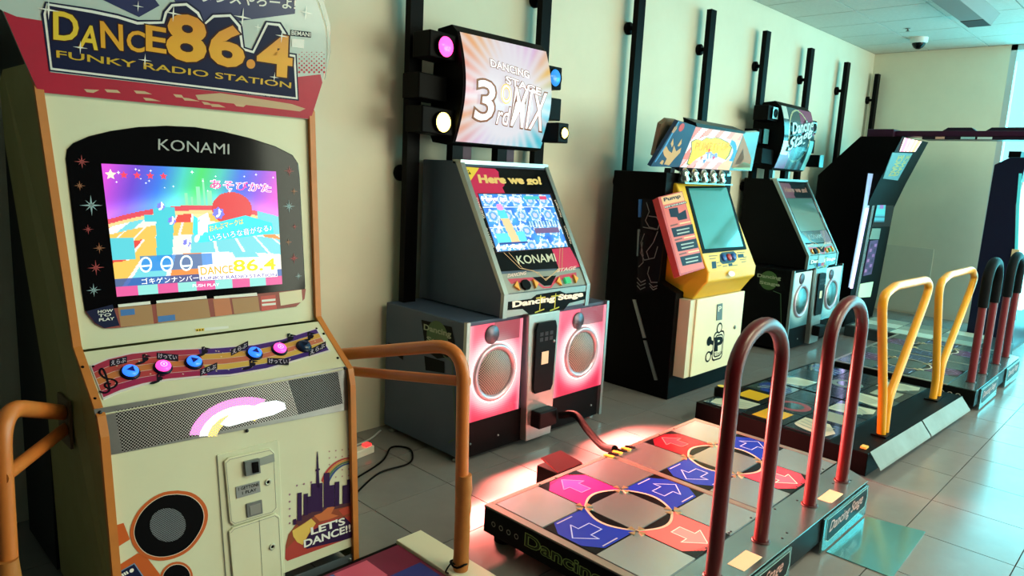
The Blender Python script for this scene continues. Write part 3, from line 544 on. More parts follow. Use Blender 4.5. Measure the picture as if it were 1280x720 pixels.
    def shr(d): 
        out = []; n = len(frame)
        for i in range(n):
            a, b, c = np.array(frame[i-1], float), np.array(frame[i], float), np.array(frame[(i+1) % n], float); e1 = unit(b-a); e2 = unit(c-b); nn = unit(np.array([e1[1]+e2[1], -(e1[0]+e2[0])])); out.append(tuple(b+nn*d))
        return out
    for d, mt, n in ((0, NAVY, .002), (7, WHITEP, .0026), (17, NAVY, .0032)): mb.poly(Fm.pts(k(*shr(d)), n), mt)
    G = gradz((235, 170, 45), (205, 105, 35), 1.83, 2.03, .3); Gy = gradz((238, 205, 60), (235, 190, 55), 1.7, 2.1, .3)
    def ht(tx, bl, br, tl, m1, bold=.02, ol_=.05):
        mb.ftext(tx, Fm, k(bl, br, tl), C(60, 30, 30, .3), .0038, ol_); mb.ftext(tx, Fm, k(bl, br, tl), m1, .0044, bold)
    ht('D', (195, 140), (282, 150), (194, 40), Gy); ht('A', (285, 172), (352, 180), (296, 90), Gy); ht('N', (368, 170), (445, 182), (364, 78), G); ht('C', (460, 182), (522, 190), (462, 108), G); ht('E', (532, 182), (600, 192), (531, 92), G)
    ht('8', (612, 208), (738, 226), (614, 48), G, .035, .06); ht('6', (766, 228), (878, 244), (768, 88), G, .035, .06); ht('4', (938, 262), (1052, 278), (942, 118), G, .03, .055)
    mb.disc(Fm, Fm.at(*k((910, 232))[0]), .0155, C(225, 150, 45, .3), .0044, 18)
    ht('FUNKY RADIO STATION', (205, 208), (1055, 320), (204, 182), C(214, 176, 50, .3), .012, .03)
    mb.ftext('ダンスやろーよ!', Fm, k((730, 4), (1072, 34), (732, -40)), WHITEP, .003, .02); mb.poly(Fm.pts(k((1056, 108), (1130, 116), (1130, 137), (1056, 130)), .0016), C(20, 24, 40, .3)); mb.ftext('BEMANI', Fm, k((1059, 126), (1127, 133), (1059, 111)), WHITEP, .0022, .01)
    mb.poly(Fm.pts(k((1060, 140), (1106, 144), (1104, 176), (1060, 170)), .0016), WHITEP); mb.ftext('Produced by Toshihiko Eto', Fm, k((895, 343), (1078, 362), (896, 335)), C(235, 225, 220, .4), .005)
    for (x, y, r) in ((175, 35, 30), (628, 48, 28), (525, 218, 22), (880, 62, 34), (1022, 130, 26), (995, 280, 20), (500, 22, 18), (290, 172, 22), (935, 98, 14), (1110, 45, 28)): mb.star(Fm, Fm.at(*k((x, y))[0]), r/2.909*2.35/896, 4, C(245, 245, 235, .3), .0052, .13)
    rs = random.Random(9)
    for i in range(9):
        x = rs.uniform(300, 1080); y = 300+.097*x+rs.uniform(8, 40)-30; mb.poly(Fm.pts(k((x, y), (x+rs.uniform(20, 60), y+3), (x+rs.uniform(30, 70), y+14), (x+10, y+11)), .0014), C(205, 178, 140, .6))
    mb.poly(Fm.pts(k((710, 345), (800, 338), (960, 362), (1060, 378), (1110, 395), (1090, 405), (900, 382), (720, 362)), .0015), C(200, 172, 135, .6))
    T.part('header_print', mb, hd, label='red, navy and orange title artwork')
    mb = MB(); mb.slab(Fm, k((-60, -100), (0, -195), (400, -280), (820, -240), (1010, -175), (1120, -90), (1175, 0), (1200, 90), (1200, 190), (1180, 290), (1190, 190), (1188, 100), (1160, 10), (1100, -85), (1000, -165), (820, -228), (400, -268), (0, -188)), .006, C(225, 235, 230, .05, alpha=.35), .004); T.part('acrylic_rim', mb, hd)
    # handrails
    RAIL = C(214, 122, 54, .35, noise=.15, nscale=10); TAPE = C(190, 118, 50, .55, noise=.2, bump=.5, nscale=16)
    for sd in (1, -1):
        if sd > 0: foot = V(1.615, 1.735, .0785); att = V(1.452, 2.40, .745)
        else: foot = V(.35, 2.1, .0785); att = V(.575, 2.43, .695)
        zt = .905 if sd > 0 else .845
        pts = [att, V(foot[0]-sd*.01, foot[1]+.02, zt), V(foot[0], foot[1], .0785)]
        mb = MB(); path = fillet(pts, .13, 8); mb.tube(path, .023, RAIL, 14); rail = T.part('handrail', mb, label='orange tubular handrail')
        mb = MB(); b2 = V(foot[0], foot[1], zt-.13 if sd > 0 else zt-.185); mb.tube([att-V(0, .01, .048), b2], .0185, RAIL, 12); T.part('brace_bar', mb, rail)
        mb = MB(); mb.tube([foot+V(0, 0, z) for z in np.linspace(.0, .36, 14)], [.0265+.002*math.sin(i*2.3)+.0015*(i % 3) for i in range(14)], TAPE, 14); T.part('tape_wrap', mb, rail)
        mb = MB(); mb.tube([foot+V(.03*math.cos(a)-.01, .03*math.sin(a), .03+.004*math.sin(3*a)) for a in np.linspace(0, 2*math.pi, 16)], .004, BLACK, 6); mb.tube(smoothpath([foot+V(-.03, 0, .03), foot+V(-.055, -.01, .05), foot+V(-.07, .0, .02), foot+V(-.05, .01, -.0)]), .003, BLACK, 6); T.part('cable_tie', mb, rail)
        mb = MB(); mb.box(att[0]-.004 if sd > 0 else att[0]-.002, att[0]+.006, att[1]-.06, att[1]+.06, att[2]-.1, att[2]+.05, C(90, 70, 45, .5)); T.part('mounting_plate', mb, rail)
    return T
cabinet_one()
def mat_one():
    T = Thing('dance_platform', 'colourful star-patterned dance platform at the foot of the white cabinet', 'dance platform', (1.0, 1.8, 0))
    mb = MB(); mb.box(.3, 1.69, .9, 2.06, 0, .06, BLACK); mb.box(.3, .42, 2.06, 2.15, 0, .06, BLACK); base = T.part('base', mb, bev=.004)
    mb = MB(); mb.box(.43, 1.56, .9, 2.03, .061, .068, C(120, 24, 60, .4)); mp = T.part('pad_sheet', mb)
    mb = MB(); rs = random.Random(2); Fz = zplane(.0686); pal = [(190, 30, 60), (40, 50, 130), (230, 150, 50), (120, 30, 90), (60, 100, 180), (220, 90, 120)]
    for i in range(8):
        for j in range(8):
            if rs.random() < .75: x = .44+i*.138; y = .92+j*.138; mb.poly([(x, y, .0686), (x+.14, y, .0686), (x+.14, y+.13, .0686), (x, y+.13, .0686)], C(*rs.choice(pal), .4))
    for i in range(40): mb.star(Fz, V(rs.uniform(.5, 1.5), rs.uniform(.95, 2.0), .0692), rs.uniform(.025, .055), 5, C(*rs.choice([(240, 230, 210), (240, 200, 80), (230, 120, 150), (120, 170, 220)]), .4), 0, .45, rs.uniform(0, 6))
    T.part('star_print', mb, mp)
    for x0, x1 in ((1.565, 1.685), (.29, .42)): mb = MB(); mb.box(x0, x1, 1.62, 2.05 if x0 > 1 else 2.16, .061, .078, C(226, 222, 196, .45)); T.part('corner_plate', mb, bev=.003)
mat_one()

# ------------------------------------------------------------------ two dance cabinets of the same model (one lit, one unlit)
EM = lambda r, g, b, s=1.6: C(r, g, b, .4, emit=s)
def stage_cabinet(dx, lit, label):
    T = Thing('arcade_cabinet', label, 'arcade machine', (2.9, 2.87, 0))
    SIDE = C(64, 80, 104, .5, noise=.12, nscale=3) if lit else C(8, 9, 11, .45, noise=.1); FRM = C(168, 172, 168, .35, .85, noise=.15)
    # lower cabinet
    mb = MB(); mb.box(2.335, 3.49, 2.552, 3.2, .03, .74, SIDE); base = T.part('base_cabinet', mb, bev=.006)
    mb = MB(); mb.box(2.36, 3.46, 2.545, 2.565, .03, .215, C(9, 8, 10, .5)); kp = T.part('kick_panel', mb)
    mb = MB()
    for i in range(6): mb.lathe((2.4+i*.2, 2.545, .1), (0, -1, 0), [(.006, 0), (.005, .004), (0, .005)], STEEL, 8)
    T.part('rivet_row', mb, kp)
    for x in (2.37, 3.45):
        for y in (2.6, 3.15): mb = MB(); mb.lathe((x, y, 0), (0, 0, 1), [(.03, 0), (.03, .012), (.012, .014), (.012, .035)], DSTEEL, 14); T.part('foot', mb)
    for x0, x1 in ((2.333, 2.355), (3.47, 3.492)): mb = MB(); mb.box(x0, x1, 2.53, 2.553, .03, .745, FRM); T.part('corner_strip', mb, base)
    # left-side decal
    Fs = Fr((2.334, 3, 0), (0, -1, 0), (0, 0, 1)); k = K(460, 340, 2.769); mb = MB()
    GRN = C(58, 92, 42, .4); PALE = C(150, 160, 130, .4)
    mb.poly(Fs.pts(k((185, 165), (290, 190), (310, 290), (240, 300), (200, 270)), .001), C(14, 16, 18, .4)); mb.disc(Fs, Fs.at(*k((240, 225))[0]), .085, GRN, .0016, 22)
    mb.ftext('Dancing', Fs, k((195, 205), (288, 232), (195, 180)), PALE, .0022, .03); mb.ftext('Stage', Fs, k((205, 245), (285, 270), (205, 222)), PALE, .0022, .03)
    mb.line(Fs.pts(k((262, 290), (292, 310), (305, 575), (280, 590)), .0016), .006, Fs, C(60, 90, 60, .4)); T.part('side_decal', mb, base)
    if lit:
        mb = MB(); mb.poly(Fs.pts(k((70, 245), (122, 255), (122, 305), (75, 270)), .001), C(12, 13, 15, .4)); T.part('side_label', mb, base); mb = MB(); mb.poly(Fs.pts(k((195, 290), (265, 310), (265, 350), (200, 340)), .001), C(12, 13, 15, .4)); T.part('side_label', mb, base)
    # speaker panels
    Ff = Fr((2.9, 2.532, .4), (1, 0, 0), (0, 0, 1))
    for sx, (x0, x1, wx, tx) in enumerate(((2.357, 2.735, 2.535, 2.505), (3.02, 3.468, 3.245, 3.2))):
        wz = .462; tz = .665 if sx == 0 else .655
        def fn(u, v, x0=x0, x1=x1, wx=wx, wz=wz):
            X = x0+(x1-x0)*u; Z = .725-(.725-.222)*v; d = np.hypot(X-wx, Z-wz); g = np.exp(-((d-.16)/.055)**2)
            if lit: 
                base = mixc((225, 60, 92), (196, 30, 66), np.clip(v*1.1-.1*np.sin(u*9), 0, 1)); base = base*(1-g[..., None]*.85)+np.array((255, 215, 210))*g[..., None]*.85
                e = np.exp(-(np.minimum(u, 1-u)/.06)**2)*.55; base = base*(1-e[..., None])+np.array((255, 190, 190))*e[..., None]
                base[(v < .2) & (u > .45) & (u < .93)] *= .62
                return base
            base = mixc((225, 250, 250), (70, 110, 118), np.clip((v-.1)*1.2+(.35 if wx > 3 else 0), 0, 1)); return base*(1-g[..., None]*.5)+np.array((215, 250, 248))*g[..., None]*.5  # unlit: white reflection painted into the panel colour, strongest at the top
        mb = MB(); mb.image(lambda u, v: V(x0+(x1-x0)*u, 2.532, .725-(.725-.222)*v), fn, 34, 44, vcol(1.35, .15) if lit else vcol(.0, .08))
        pan = T.part('speaker_panel', mb, label='glowing pink translucent speaker panel' if lit else 'grey speaker panel with a painted-in white reflection')
        mb = MB(); c = V(wx, 2.532, wz); mb.lathe(c, (0, -1, 0), [(.152, 0), (.152, .012), (.143, .02), (.122, .012), (.122, .004)], C(196, 176, 190, .3, .5), 36); wf = T.part('woofer_ring', mb, pan)
        mb = MB(); mb.lathe(c, (0, -1, 0), [(.12, .006), (.10, .018), (.06, .03), (0, .035)], perf(168, 152, 142, 60, 105, .5, .15) if lit else perf(150, 185, 185, 40, 110), 32); T.part('woofer_grille', mb, pan)
        if lit: mb = MB(); mb.ring(Fr(c, (1, 0, 0), (0, 0, 1)), c, .156, .163, EM(255, 215, 205, 2.5), .004, 40); T.part('glow_ring', mb, pan)
        mb = MB(); mb.lathe(V(tx, 2.532, tz), (0, -1, 0), [(.05, 0), (.05, .006), (.046, .01), (0, .012)], C(92, 84, 96, .3, .5), 24); T.part('tweeter', mb, pan)
    if lit:
        [area('speaker_glow', (x_, 2.505, .29), (0, -1, -.36), .4, .05, 56, (1.0, .19, .15), 86) for x_ in (2.535, 3.27)]
    # centre pillar
    xa, xb = 2.755, 3.0
    mb = MB(); mb.prism([V(xa+.02, 2.5, .035), V(xb-.02, 2.5, .035), V(xb+.005, 2.505, .742), V(xa-.005, 2.505, .742)], (0, .05, 0), C(178, 180, 176, .32, .8, noise=.15)); pil = T.part('centre_pillar', mb, bev=.004)
    mb = MB(); mb.prism([V(x, 2.499, z) for x, z in ((2.80, .33), (2.815, .30), (2.945, .30), (2.96, .33), (2.968, .66), (2.955, .695), (2.81, .695), (2.797, .66))], (0, -.012, 0), C(16, 16, 19, .4)); cdoor = T.part('coin_door', mb, bev=.004)
    mb = MB(); 
    for x, z in ((2.84, .63), (2.88, .63), (2.92, .63), (2.84, .6), (2.88, .6), (2.92, .6)): mb.box(x-.013, x+.013, 2.4855, 2.488, z-.01, z+.01, C(48, 48, 54, .4))
    mb.lathe((2.945, 2.488, .58), (0, -1, 0), [(.008, 0), (.008, .005), (0, .006)], STEEL, 10); T.part('coin_mechanism', mb, cdoor)
    mb = MB(); mb.box(2.85, 2.905, 2.4858, 2.488, .46, .53, C(220, 200, 165, .5)); T.part('paper_label', mb, cdoor)
    mb = MB(); mb.box(2.80, 2.945, 2.43, 2.5, .115, .21, C(14, 14, 16, .45)); T.part('connector_box', mb, pil, bev=.008)
    # upper cabinet
    XA, XB = 2.565, 3.265; fr = [(2.525, .745), (2.52, .865), (2.90, 1.53)]
    mb = MB(); mb.prism([V(XA, y, z) for y, z in fr+[(3.2, 1.53), (3.2, .745)]], (XB-XA, 0, 0), SIDE); up = T.part('monitor_cabinet', mb, bev=.004)
    for x0, x1 in ((XA-.002, XA+.028), (XB-.028, XB+.002)):
        mb = MB(); mb.prism([V(x0, y, z) for y, z in [(2.516, .742), (2.511, .868), (2.892, 1.535), (2.93, 1.535), (2.535, .868), (2.54, .742)]], (x1-x0, 0, 0), FRM); T.part('front_edge', mb, up)
    mb = MB(); mb.box(XA, XB, 2.885, 2.95, 1.515, 1.537, FRM); T.part('top_edge', mb, up)
    Fs2 = Fr((2.9, 2.52, .865), (1, 0, 0), (0, .38, .665)); Fp = Fr((2.9, 2.5225, .745), (1, 0, 0), (0, -.005, .12)); k = K(565, 200, 6.0)
    # bezel with artwork
    kz = K(565, 310, 6.4)
    bz = k((75, 50), (725, 78))+kz((1010, 155), (365, 190))
    mb = MB(); mb.slab(Fs2, bz, .006, GLOSSBLK if lit else C(30, 40, 44, .15, coat=.4), .003); bez = T.part('screen_bezel', mb)
    q = k((195, 258), (730, 262), (865, 652), (335, 690)); P = bil(Fs2.pts(q, .0046))
    if lit:
        def fn(u, v):
            b = mixc((40, 110, 215), (70, 175, 240), .5+.5*np.sin(u*23)*np.sin(v*17)); cx = (u*5.2) % 1-.5; cy = (v*3.6+.1) % 1-.5; r = np.hypot(cx, cy); a = np.arctan2(cy, cx)
            b[(r < .38)] = (180, 215, 250); b[(r < .28)] = (85, 165, 230); b[(r < .16)] = (200, 205, 245); s = np.sin(a*6); b[(r > .38) & (r < .38+.1*np.maximum(s, 0))] = (235, 245, 255)
            m = (np.abs(np.sin(u*11+v*3)*np.sin(v*9+1)) < .05); b[m] = (225, 240, 255)
            st = (v > .70-.05*u) & (v < .86) & (u < .44+.0*v) & (u > .05); b[st] = (95, 220, 235); b[(v > .86) & (v < .89) & (u > .06) & (u < .44)] = (20, 60, 150)
            bd = (np.abs(u-.22-.06*(v-.3)*2) < .055) & (v > .28) & (v < .86); b[bd & (v > .44)] = (245, 205, 150); b[bd & (v <= .44)] = (80, 215, 235); b[(np.hypot((u-.22)*1.4, v-.235) < .06)] = (235, 150, 215)
            t = (v > .50) & (v < .62) & (u > .52); b[t] = b[t]*.35+np.array((225, 250, 250))*.65*(np.sin(u[t]*150) > -.3)[:, None]+np.array((30, 100, 170))*.65*(np.sin(u[t]*150) <= -.3)[:, None]
            t = (v > .63) & (v < .73) & (u > .6) & (u < .95); b[t] = (110, 80, 130)
            t = (v > .03) & (v < .09) & (u > .6) & (u < .93); b[t] = np.where((u[t] < .82)[:, None], (60, 190, 190), (215, 60, 110)); return b
        mb = MB(); mb.image(P, fn, 84, 62, vcol(1.15)); T.part('screen', mb, bez, label='blue lit game screen')
        mb = MB(); Sx = lambda x, y, n: Fs2.at(565+x/6, 200+y/6, .0046+n*.0008)
        mb.text('How to Play', Sx(222, 318, 1), Sx(520, 322, 1), Sx(215, 276, 1), EM(90, 60, 160), .06); mb.text('How to Play', Sx(222, 318, 2), Sx(520, 322, 2), Sx(215, 276, 2), EM(255, 235, 255), .025)
        T.part('screen_title', mb, bez); mb = MB(); mb.text('1P→Start', Sx(385, 668, 1), Sx(520, 660, 1), Sx(385, 640, 1), EM(240, 250, 255), .02); T.part('screen_captions', mb, bez)
    else:
        mb = MB(); mb.poly(Fs2.pts(q, .0046), C(84, 120, 116, .12, coat=.6)); T.part('screen', mb, bez, label='unlit grey-green screen')
    mb = MB(); PINK = C(206, 30, 84, .3) if lit else C(110, 42, 60, .3); CRE = C(238, 200, 120, .4) if lit else C(150, 96, 80, .4)
    mb.poly(Fs2.pts(k((80, 52), (320, 68), (345, 90), (350, 130), (380, 150), (392, 190), (375, 210), (395, 250), (190, 256), (235, 480), (215, 480), (140, 260)), .0036), PINK)
    if lit:
        mb.poly(Fs2.pts(k((78, 52), (200, 62), (122, 180)), .0042), YELLOWP); mb.poly(Fs2.pts(k((100, 108), (140, 110), (118, 76)), .0048), BLACK)
        mb.ftext('!', Fs2, k((115, 104), (124, 104), (114, 86)), YELLOWP, .0053, .02)
    mb.ftext('Here we go!', Fs2, k((210, 190), (670, 200), (192, 115)), CRE, .0044, .055)
    mb.poly(Fs2.pts(k((880, 655), (745, 670))+kz((860, 190), (1022, 150)), .0036), PINK)
    mb.ftext('KONAMI', Fs2, kz((528, 132), (832, 108), (508, 66)), C(206, 206, 180, .4) if lit else C(150, 160, 160, .4), .0044, .012)
    WL = C(225, 205, 190, .4)
    for (bl, br, tl, tx) in (((172, 290), (232, 440), (186, 285), 'DANCING'), ((245, 515), (300, 660), (258, 512), 'DANCING'), ((765, 305), (812, 430), (780, 303), 'DANCING'), ((835, 500), (885, 630), (850, 497), 'DANCING')): mb.ftext(tx, Fs2, k(bl, br, tl), WL, .0044, .02)
    mb.line(Fs2.pts(k((190, 254), (736, 258), (872, 655), (330, 696)), .0044), .004, Fs2, C(70, 50, 60, .3), True)
    T.part('bezel_artwork', mb, bez)
    # control strip
    mb = MB(); mb.slab(Fs2, kz((375, 212), (1020, 165), (1085, 290), (405, 372)), .006, C(150, 148, 140, .35, .7, noise=.15), .003); ctl = T.part('control_strip', mb)
    mb = MB(); mb.poly(Fs2.pts(kz((440, 250), (640, 236), (700, 285), (735, 312), (780, 310), (815, 245), (860, 220), (990, 196), (995, 235), (835, 262), (790, 322), (725, 326), (640, 262), (470, 290)), .0036), C(196, 50, 78, .35)); mb.poly(Fs2.pts(kz((640, 236), (830, 222), (790, 300), (735, 305)), .0042), BLACK)
    for x0, y0, x1, y1, tx in ((440, 238, 590, 214, 'DANCING'), (835, 196, 990, 172, 'STAGE')): mb.ftext(tx, Fs2, kz((x0, y0), (x1, y1), (x0, y0-26)), C(230, 200, 190, .4), .0044, .03, shear=.25)
    for pl in (((410, 40), (540, 165), (650, 185), (740, 252), (800, 215), (850, 165), (860, 0)), ((450, 40), (560, 165), (690, 200), (745, 262), (830, 190), (875, 165), (880, 0))): mb.line(Fs2.pts(kz(*pl), .0048), .0035, Fs2, C(214, 168, 120, .4))
    T.part('control_print', mb, ctl)
    for (x, y, kind) in ((508, 308, 'L'), (580, 300, 'K'), (660, 290, 'R'), (845, 272, 'L'), (913, 264, 'G'), (980, 250, 'R')):
        c = Fs2.at(*kz((x, y))[0], .003); F2 = Fr(c, Fs2.u, Fs2.v); mb = MB(); s_ = -1 if kind == 'L' else 1
        if kind in 'LR': mb.prism([F2.uv(s_*.02, 0), F2.uv(-s_*.012, .026), F2.uv(-s_*.012, -.026)], F2.n*.012, C(235, 165, 50, .35)); nm = 'select_button'
        elif kind == 'K': mb.prism([F2.uv(.034*math.cos(a), .03*math.sin(a)) for a in np.radians(np.arange(22.5, 360, 45))], F2.n*.014, BLACK); nm = 'start_button'
        else: mb.prism([F2.uv(-.022, -.018), F2.uv(.022, -.018), F2.uv(.022, .018), F2.uv(-.022, .018)], F2.n*.014, EM(30, 150, 90, .8 if lit else .1)); nm = 'start_button'
        T.part(nm, mb, ctl)
    # logo plate
    mb = MB(); mb.slab(Fp, kz((418, 375), (1085, 296), (1080, 435), (412, 560)), .005, C(172, 172, 166, .3, .8, noise=.2), .003); lg = T.part('logo_plate', mb)
    mb = MB(); BK = C(12, 12, 14, .3) if lit else C(60, 90, 96, .2)
    mb.poly(Fp.pts(kz((425, 432), (630, 405), (672, 372), (860, 342), (905, 362), (1070, 345), (1068, 408), (935, 440), (890, 495), (620, 535), (560, 487), (425, 498)), .0036), BK)
    mb.ftext('Dancing Stage', Fp, kz((485, 486), (1040, 398), (484, 428)), C(240, 236, 220, .35), .0044, .05)
    for x in (705, 825): mb.line(Fp.pts(kz((x, 380-(x-705)*.12), (x-10, 500-(x-705)*.12)), .005), .007, Fp, C(190, 190, 60, .4)); mb.line(Fp.pts(kz((x-35, 400-(x-705)*.12), (x+35, 392-(x-705)*.12)), .005), .006, Fp, C(190, 190, 60, .4)); mb.line(Fp.pts(kz((x-45, 515-(x-705)*.13), (x+25, 488-(x-705)*.13)), .005), .007, Fp, C(190, 190, 60, .4))
    T.part('logo_print', mb, lg, label='white stage lettering with yellow dancers on black')
    if not lit:
        mb = MB(); mb.box(2.79, 2.93, 2.512, 2.519, .755, .86, C(150, 200, 200, .3)); mb.box(2.79, 2.85, 2.509, 2.512, .76, .79, C(40, 70, 170, .4)); mb.box(2.87, 2.93, 2.509, 2.512, .76, .79, C(190, 60, 80, .4)); T.part('notice_card', mb)
    # marquee
    for x in (2.58, 2.92, ):
        mb = MB(); mb.box(x, x+.075, 2.97, 3.02, 1.53, 1.66, BLACK); T.part('marquee_support', mb); mb = MB(); mb.box(x+.085, x+.15, 2.985, 3.0, 1.53, 1.66, C(70, 20, 45, .4) if lit else C(150, 215, 220, .3)); T.part('marquee_bracket', mb)
    MX0, MX1 = 2.545, 3.235
    zz = np.linspace(1.622, 2.19, 11); bow = lambda z: 2.93-.075*math.sin(math.pi*min(1, max(0, (z-1.60)/.62)))
    sidep = [V(0, bow(z)+.01, z) for z in zz]+[V(0, 2.97, 2.225), V(0, 3.08, 2.215), V(0, 3.10, 2.17), V(0, 3.13, 1.68), V(0, 3.10, 1.625), V(0, 2.97, 1.61)]
    mb = MB(); mb.prism([p+V(MX0, 0, 0) for p in sidep], (MX1-MX0, 0, 0), BLACK); mq = T.part('marquee_box', mb)
    F3 = Fr((2.9, 2.87, 1.9), (1, 0, 0), (0, 0, 1))
    def PM(u, v): z = 2.185-(2.185-1.63)*v; return V(MX0+.01+(MX1-MX0-.02)*u, bow(z)-.0, z)
    if lit:
        def fn(u, v):
            a = np.arctan2(v-.55, (u-.5)*1.25); d = np.hypot((u-.5)*1.25, v-.55); ray_ = .5+.5*np.sin(a*34); hue = np.zeros(u.shape+(3,)); st = [(-math.pi, (255, 170, 190)), (-2.3, (255, 190, 130)), (-1.6, (245, 235, 245)), (-.9, (240, 200, 240)), (-.5, (255, 205, 110)), (0, (150, 225, 245)), (.7, (60, 205, 225)), (1.5, (120, 220, 240)), (2.2, (235, 195, 245)), (2.8, (255, 175, 120)), (math.pi, (255, 170, 190))]
            for c in range(3): hue[..., c] = np.interp(a, [s[0] for s in st], [s[1][c] for s in st])
            t = np.clip((d-.36)/.30, 0, 1)*(.35+.65*ray_); col = mixc((252, 248, 255), (0, 0, 0), np.zeros_like(t))*(1-t[..., None])+hue*t[..., None]; return col
        mb = MB(); mb.image(PM, fn, 96, 72, vcol(.70, .3))
    else:
        def fn(u, v):
            b = mixc((60, 88, 92), (40, 60, 66), v); b[(v > .72-.4*(u-.2)) & (u < .4)] = (118, 48, 110); b[(u > .55) & (v < .4)] = (128, 74, 110); r = np.hypot((u-.5)*1.2, v-.45); b[(np.abs(r-.42) < .012)] = (190, 190, 150)
            b[(r < .2) & (v < .35)] = (150, 160, 90); t = (v > .62) & (u > .3); b[t] = b[t]*.4+np.array((60, 150, 170))*.6*(.6+.4*np.sin(u[t]*30))[:, None]; b[(u > .86) & (v > .5)] = (120, 215, 225); b[(v > .55) & (v < .78) & (u < .22)] = (215, 235, 240); b[(u < .17) & (v < .2) & (u > .02)] = (190, 205, 200); return b
        mb = MB(); mb.image(PM, fn, 72, 54, vcol(0, .15))
    T.part('marquee_face', mb, mq, label='lit white and pink burst marquee face' if lit else 'unlit dark teal and purple marquee face')
    mb = MB()
    def mt(tx, u0, v0, u1, v1, h, mats, sl=0., sh=0.):
        for m_, of, n in mats:
            vs, fs = textdata(tx, of, 1., sh); out = []
            for x, y in vs: q_ = PM(u0+(u1-u0)*x+sl*y, v0+(v1-v0)*x-h*y); out.append(q_-V(0, n+.009, 0))
            mb.add(out, fs, m_)
    if lit:
        br = C(130, 72, 36, .5, emit=.15); wh = C(235, 228, 236, .6, emit=.45)
        mt('3', .11, .78, .30, .785, .36, ((br, .05, .004), (wh, .012, .005))); mt('rd', .36, .80, .49, .805, .17, ((br, .05, .0042), (wh, .012, .0052))); mt('MIX', .53, .80, .92, .82, .37, ((br, .04, .004), (wh, .012, .005)))
        mt('STAGE', .42, .41, .84, .475, .07, ((br, .08, .004), (wh, .03, .005))); mt('DANCING', .26, .275, .70, .325, .07, ((br, .08, .004), (wh, .03, .005))); mt('O', .37, .59, .48, .60, .17, ((C(226, 176, 80, .4, emit=.6), .05, .004), (wh, .0, .005)))
    else:
        sv = C(205, 225, 228, .2); dk = C(20, 34, 40, .3)
        mt('Dancing', .22, .50, .95, .36, .24, ((dk, .07, .004), (sv, .02, .005)), 0, .15); mt('Stage', .16, .78, .86, .50, .26, ((dk, .07, .004), (sv, .02, .005)), 0, .15)
    T.part('marquee_lettering', mb, mq)
    # spot lamps: (x0,x1,z0,z1,yfront,lens colour)
    lamps = [(2.385, 2.545, 2.045, 2.175, 2.93, 'pink' if lit else 'cy'), (2.37, 2.545, 1.84, 1.97, 2.99, None if lit else 'cy2'), (2.35, 2.545, 1.665, 1.80, 2.93, 'yellow' if lit else None), (3.24, 3.36, 1.98, 2.11, 2.9, 'blue' if lit else 'cy'), (3.24, 3.37, 1.80, 1.93, 2.9, None), (3.235, 3.31, 1.665, 1.78, 2.78, 'yellow' if lit else 'cy2')]
    LC = {'pink': (255, 60, 140, 4), 'yellow': (255, 225, 110, 5), 'blue': (40, 120, 200, 1)}
    for (x0, x1, z0, z1, yf, ln) in lamps:
        mb = MB(); 
        if x0 < 2.5: mb.prism([V(x0, yf+.02, z0), V(x1, yf, z0-.01), V(x1, yf+.16, z0-.01), V(x0, yf+.16, z0)], (0, 0, z1-z0), BLACK)
        else: mb.box(x0-.02, x1, yf, yf+.13, z0, z1, BLACK)
        lp = T.part('spot_lamp', mb, mq, bev=.006)
        if ln in LC:
            cx = x1-.07 if x0 < 2.5 else (x0+x1)/2; c = V(cx, yf+.004, (z0+z1)/2-(.01 if x0 < 2.5 else 0)); col = LC[ln]; rr = min(.052, (x1-x0)*.42 if x0 > 3 else .052)
            mb = MB(); mb.lathe(c, (0, -1, 0), [(rr+.006, 0), (rr+.006, .008), (rr, .01), (rr, .004)], BLACK, 20); mb.lathe(c, (0, -1, 0), [(rr, .003), (rr*.8, .012), (rr*.4, .018), (0, .02)], C(*col[:3], .2, emit=col[3]), 20); ob = T.part('lamp_lens', mb, mq, label='%s lamp lens' % ln)
        elif ln == 'cy': mb = MB(); cx = x1-.06 if x0 < 2.5 else (x0+x1)/2+.01; c = (cx, yf-.001, (z0+z1)/2); mb.box(cx-.05, cx+.05, yf-.004, yf, z0+.015, z1-.015, C(150, 215, 220, .25, .3)); mb.lathe((cx, yf-.004, (z0+z1)/2), (0, -1, 0), [(.04, 0), (.038, .004), (0, .002)], BLACK, 16); T.part('lamp_lens', mb, mq)
        elif ln == 'cy2': mb = MB(); cx = x1-.07 if x0 < 2.5 else (x0+x1)/2; mb.box(cx-.05, cx+.045, yf-.004, yf, z0+.0, z1-.0, C(90, 170, 180, .25, .3)); T.part('lamp_lens', mb, mq)
    T.e.location = tuple(T.o+V(dx, 0, 0)); return T
stage_cabinet(0, True, 'grey dance cabinet with glowing pink speakers and lit white marquee')
stage_cabinet(3.85, False, 'unlit black dance cabinet with dark teal marquee and silvery speaker panels')

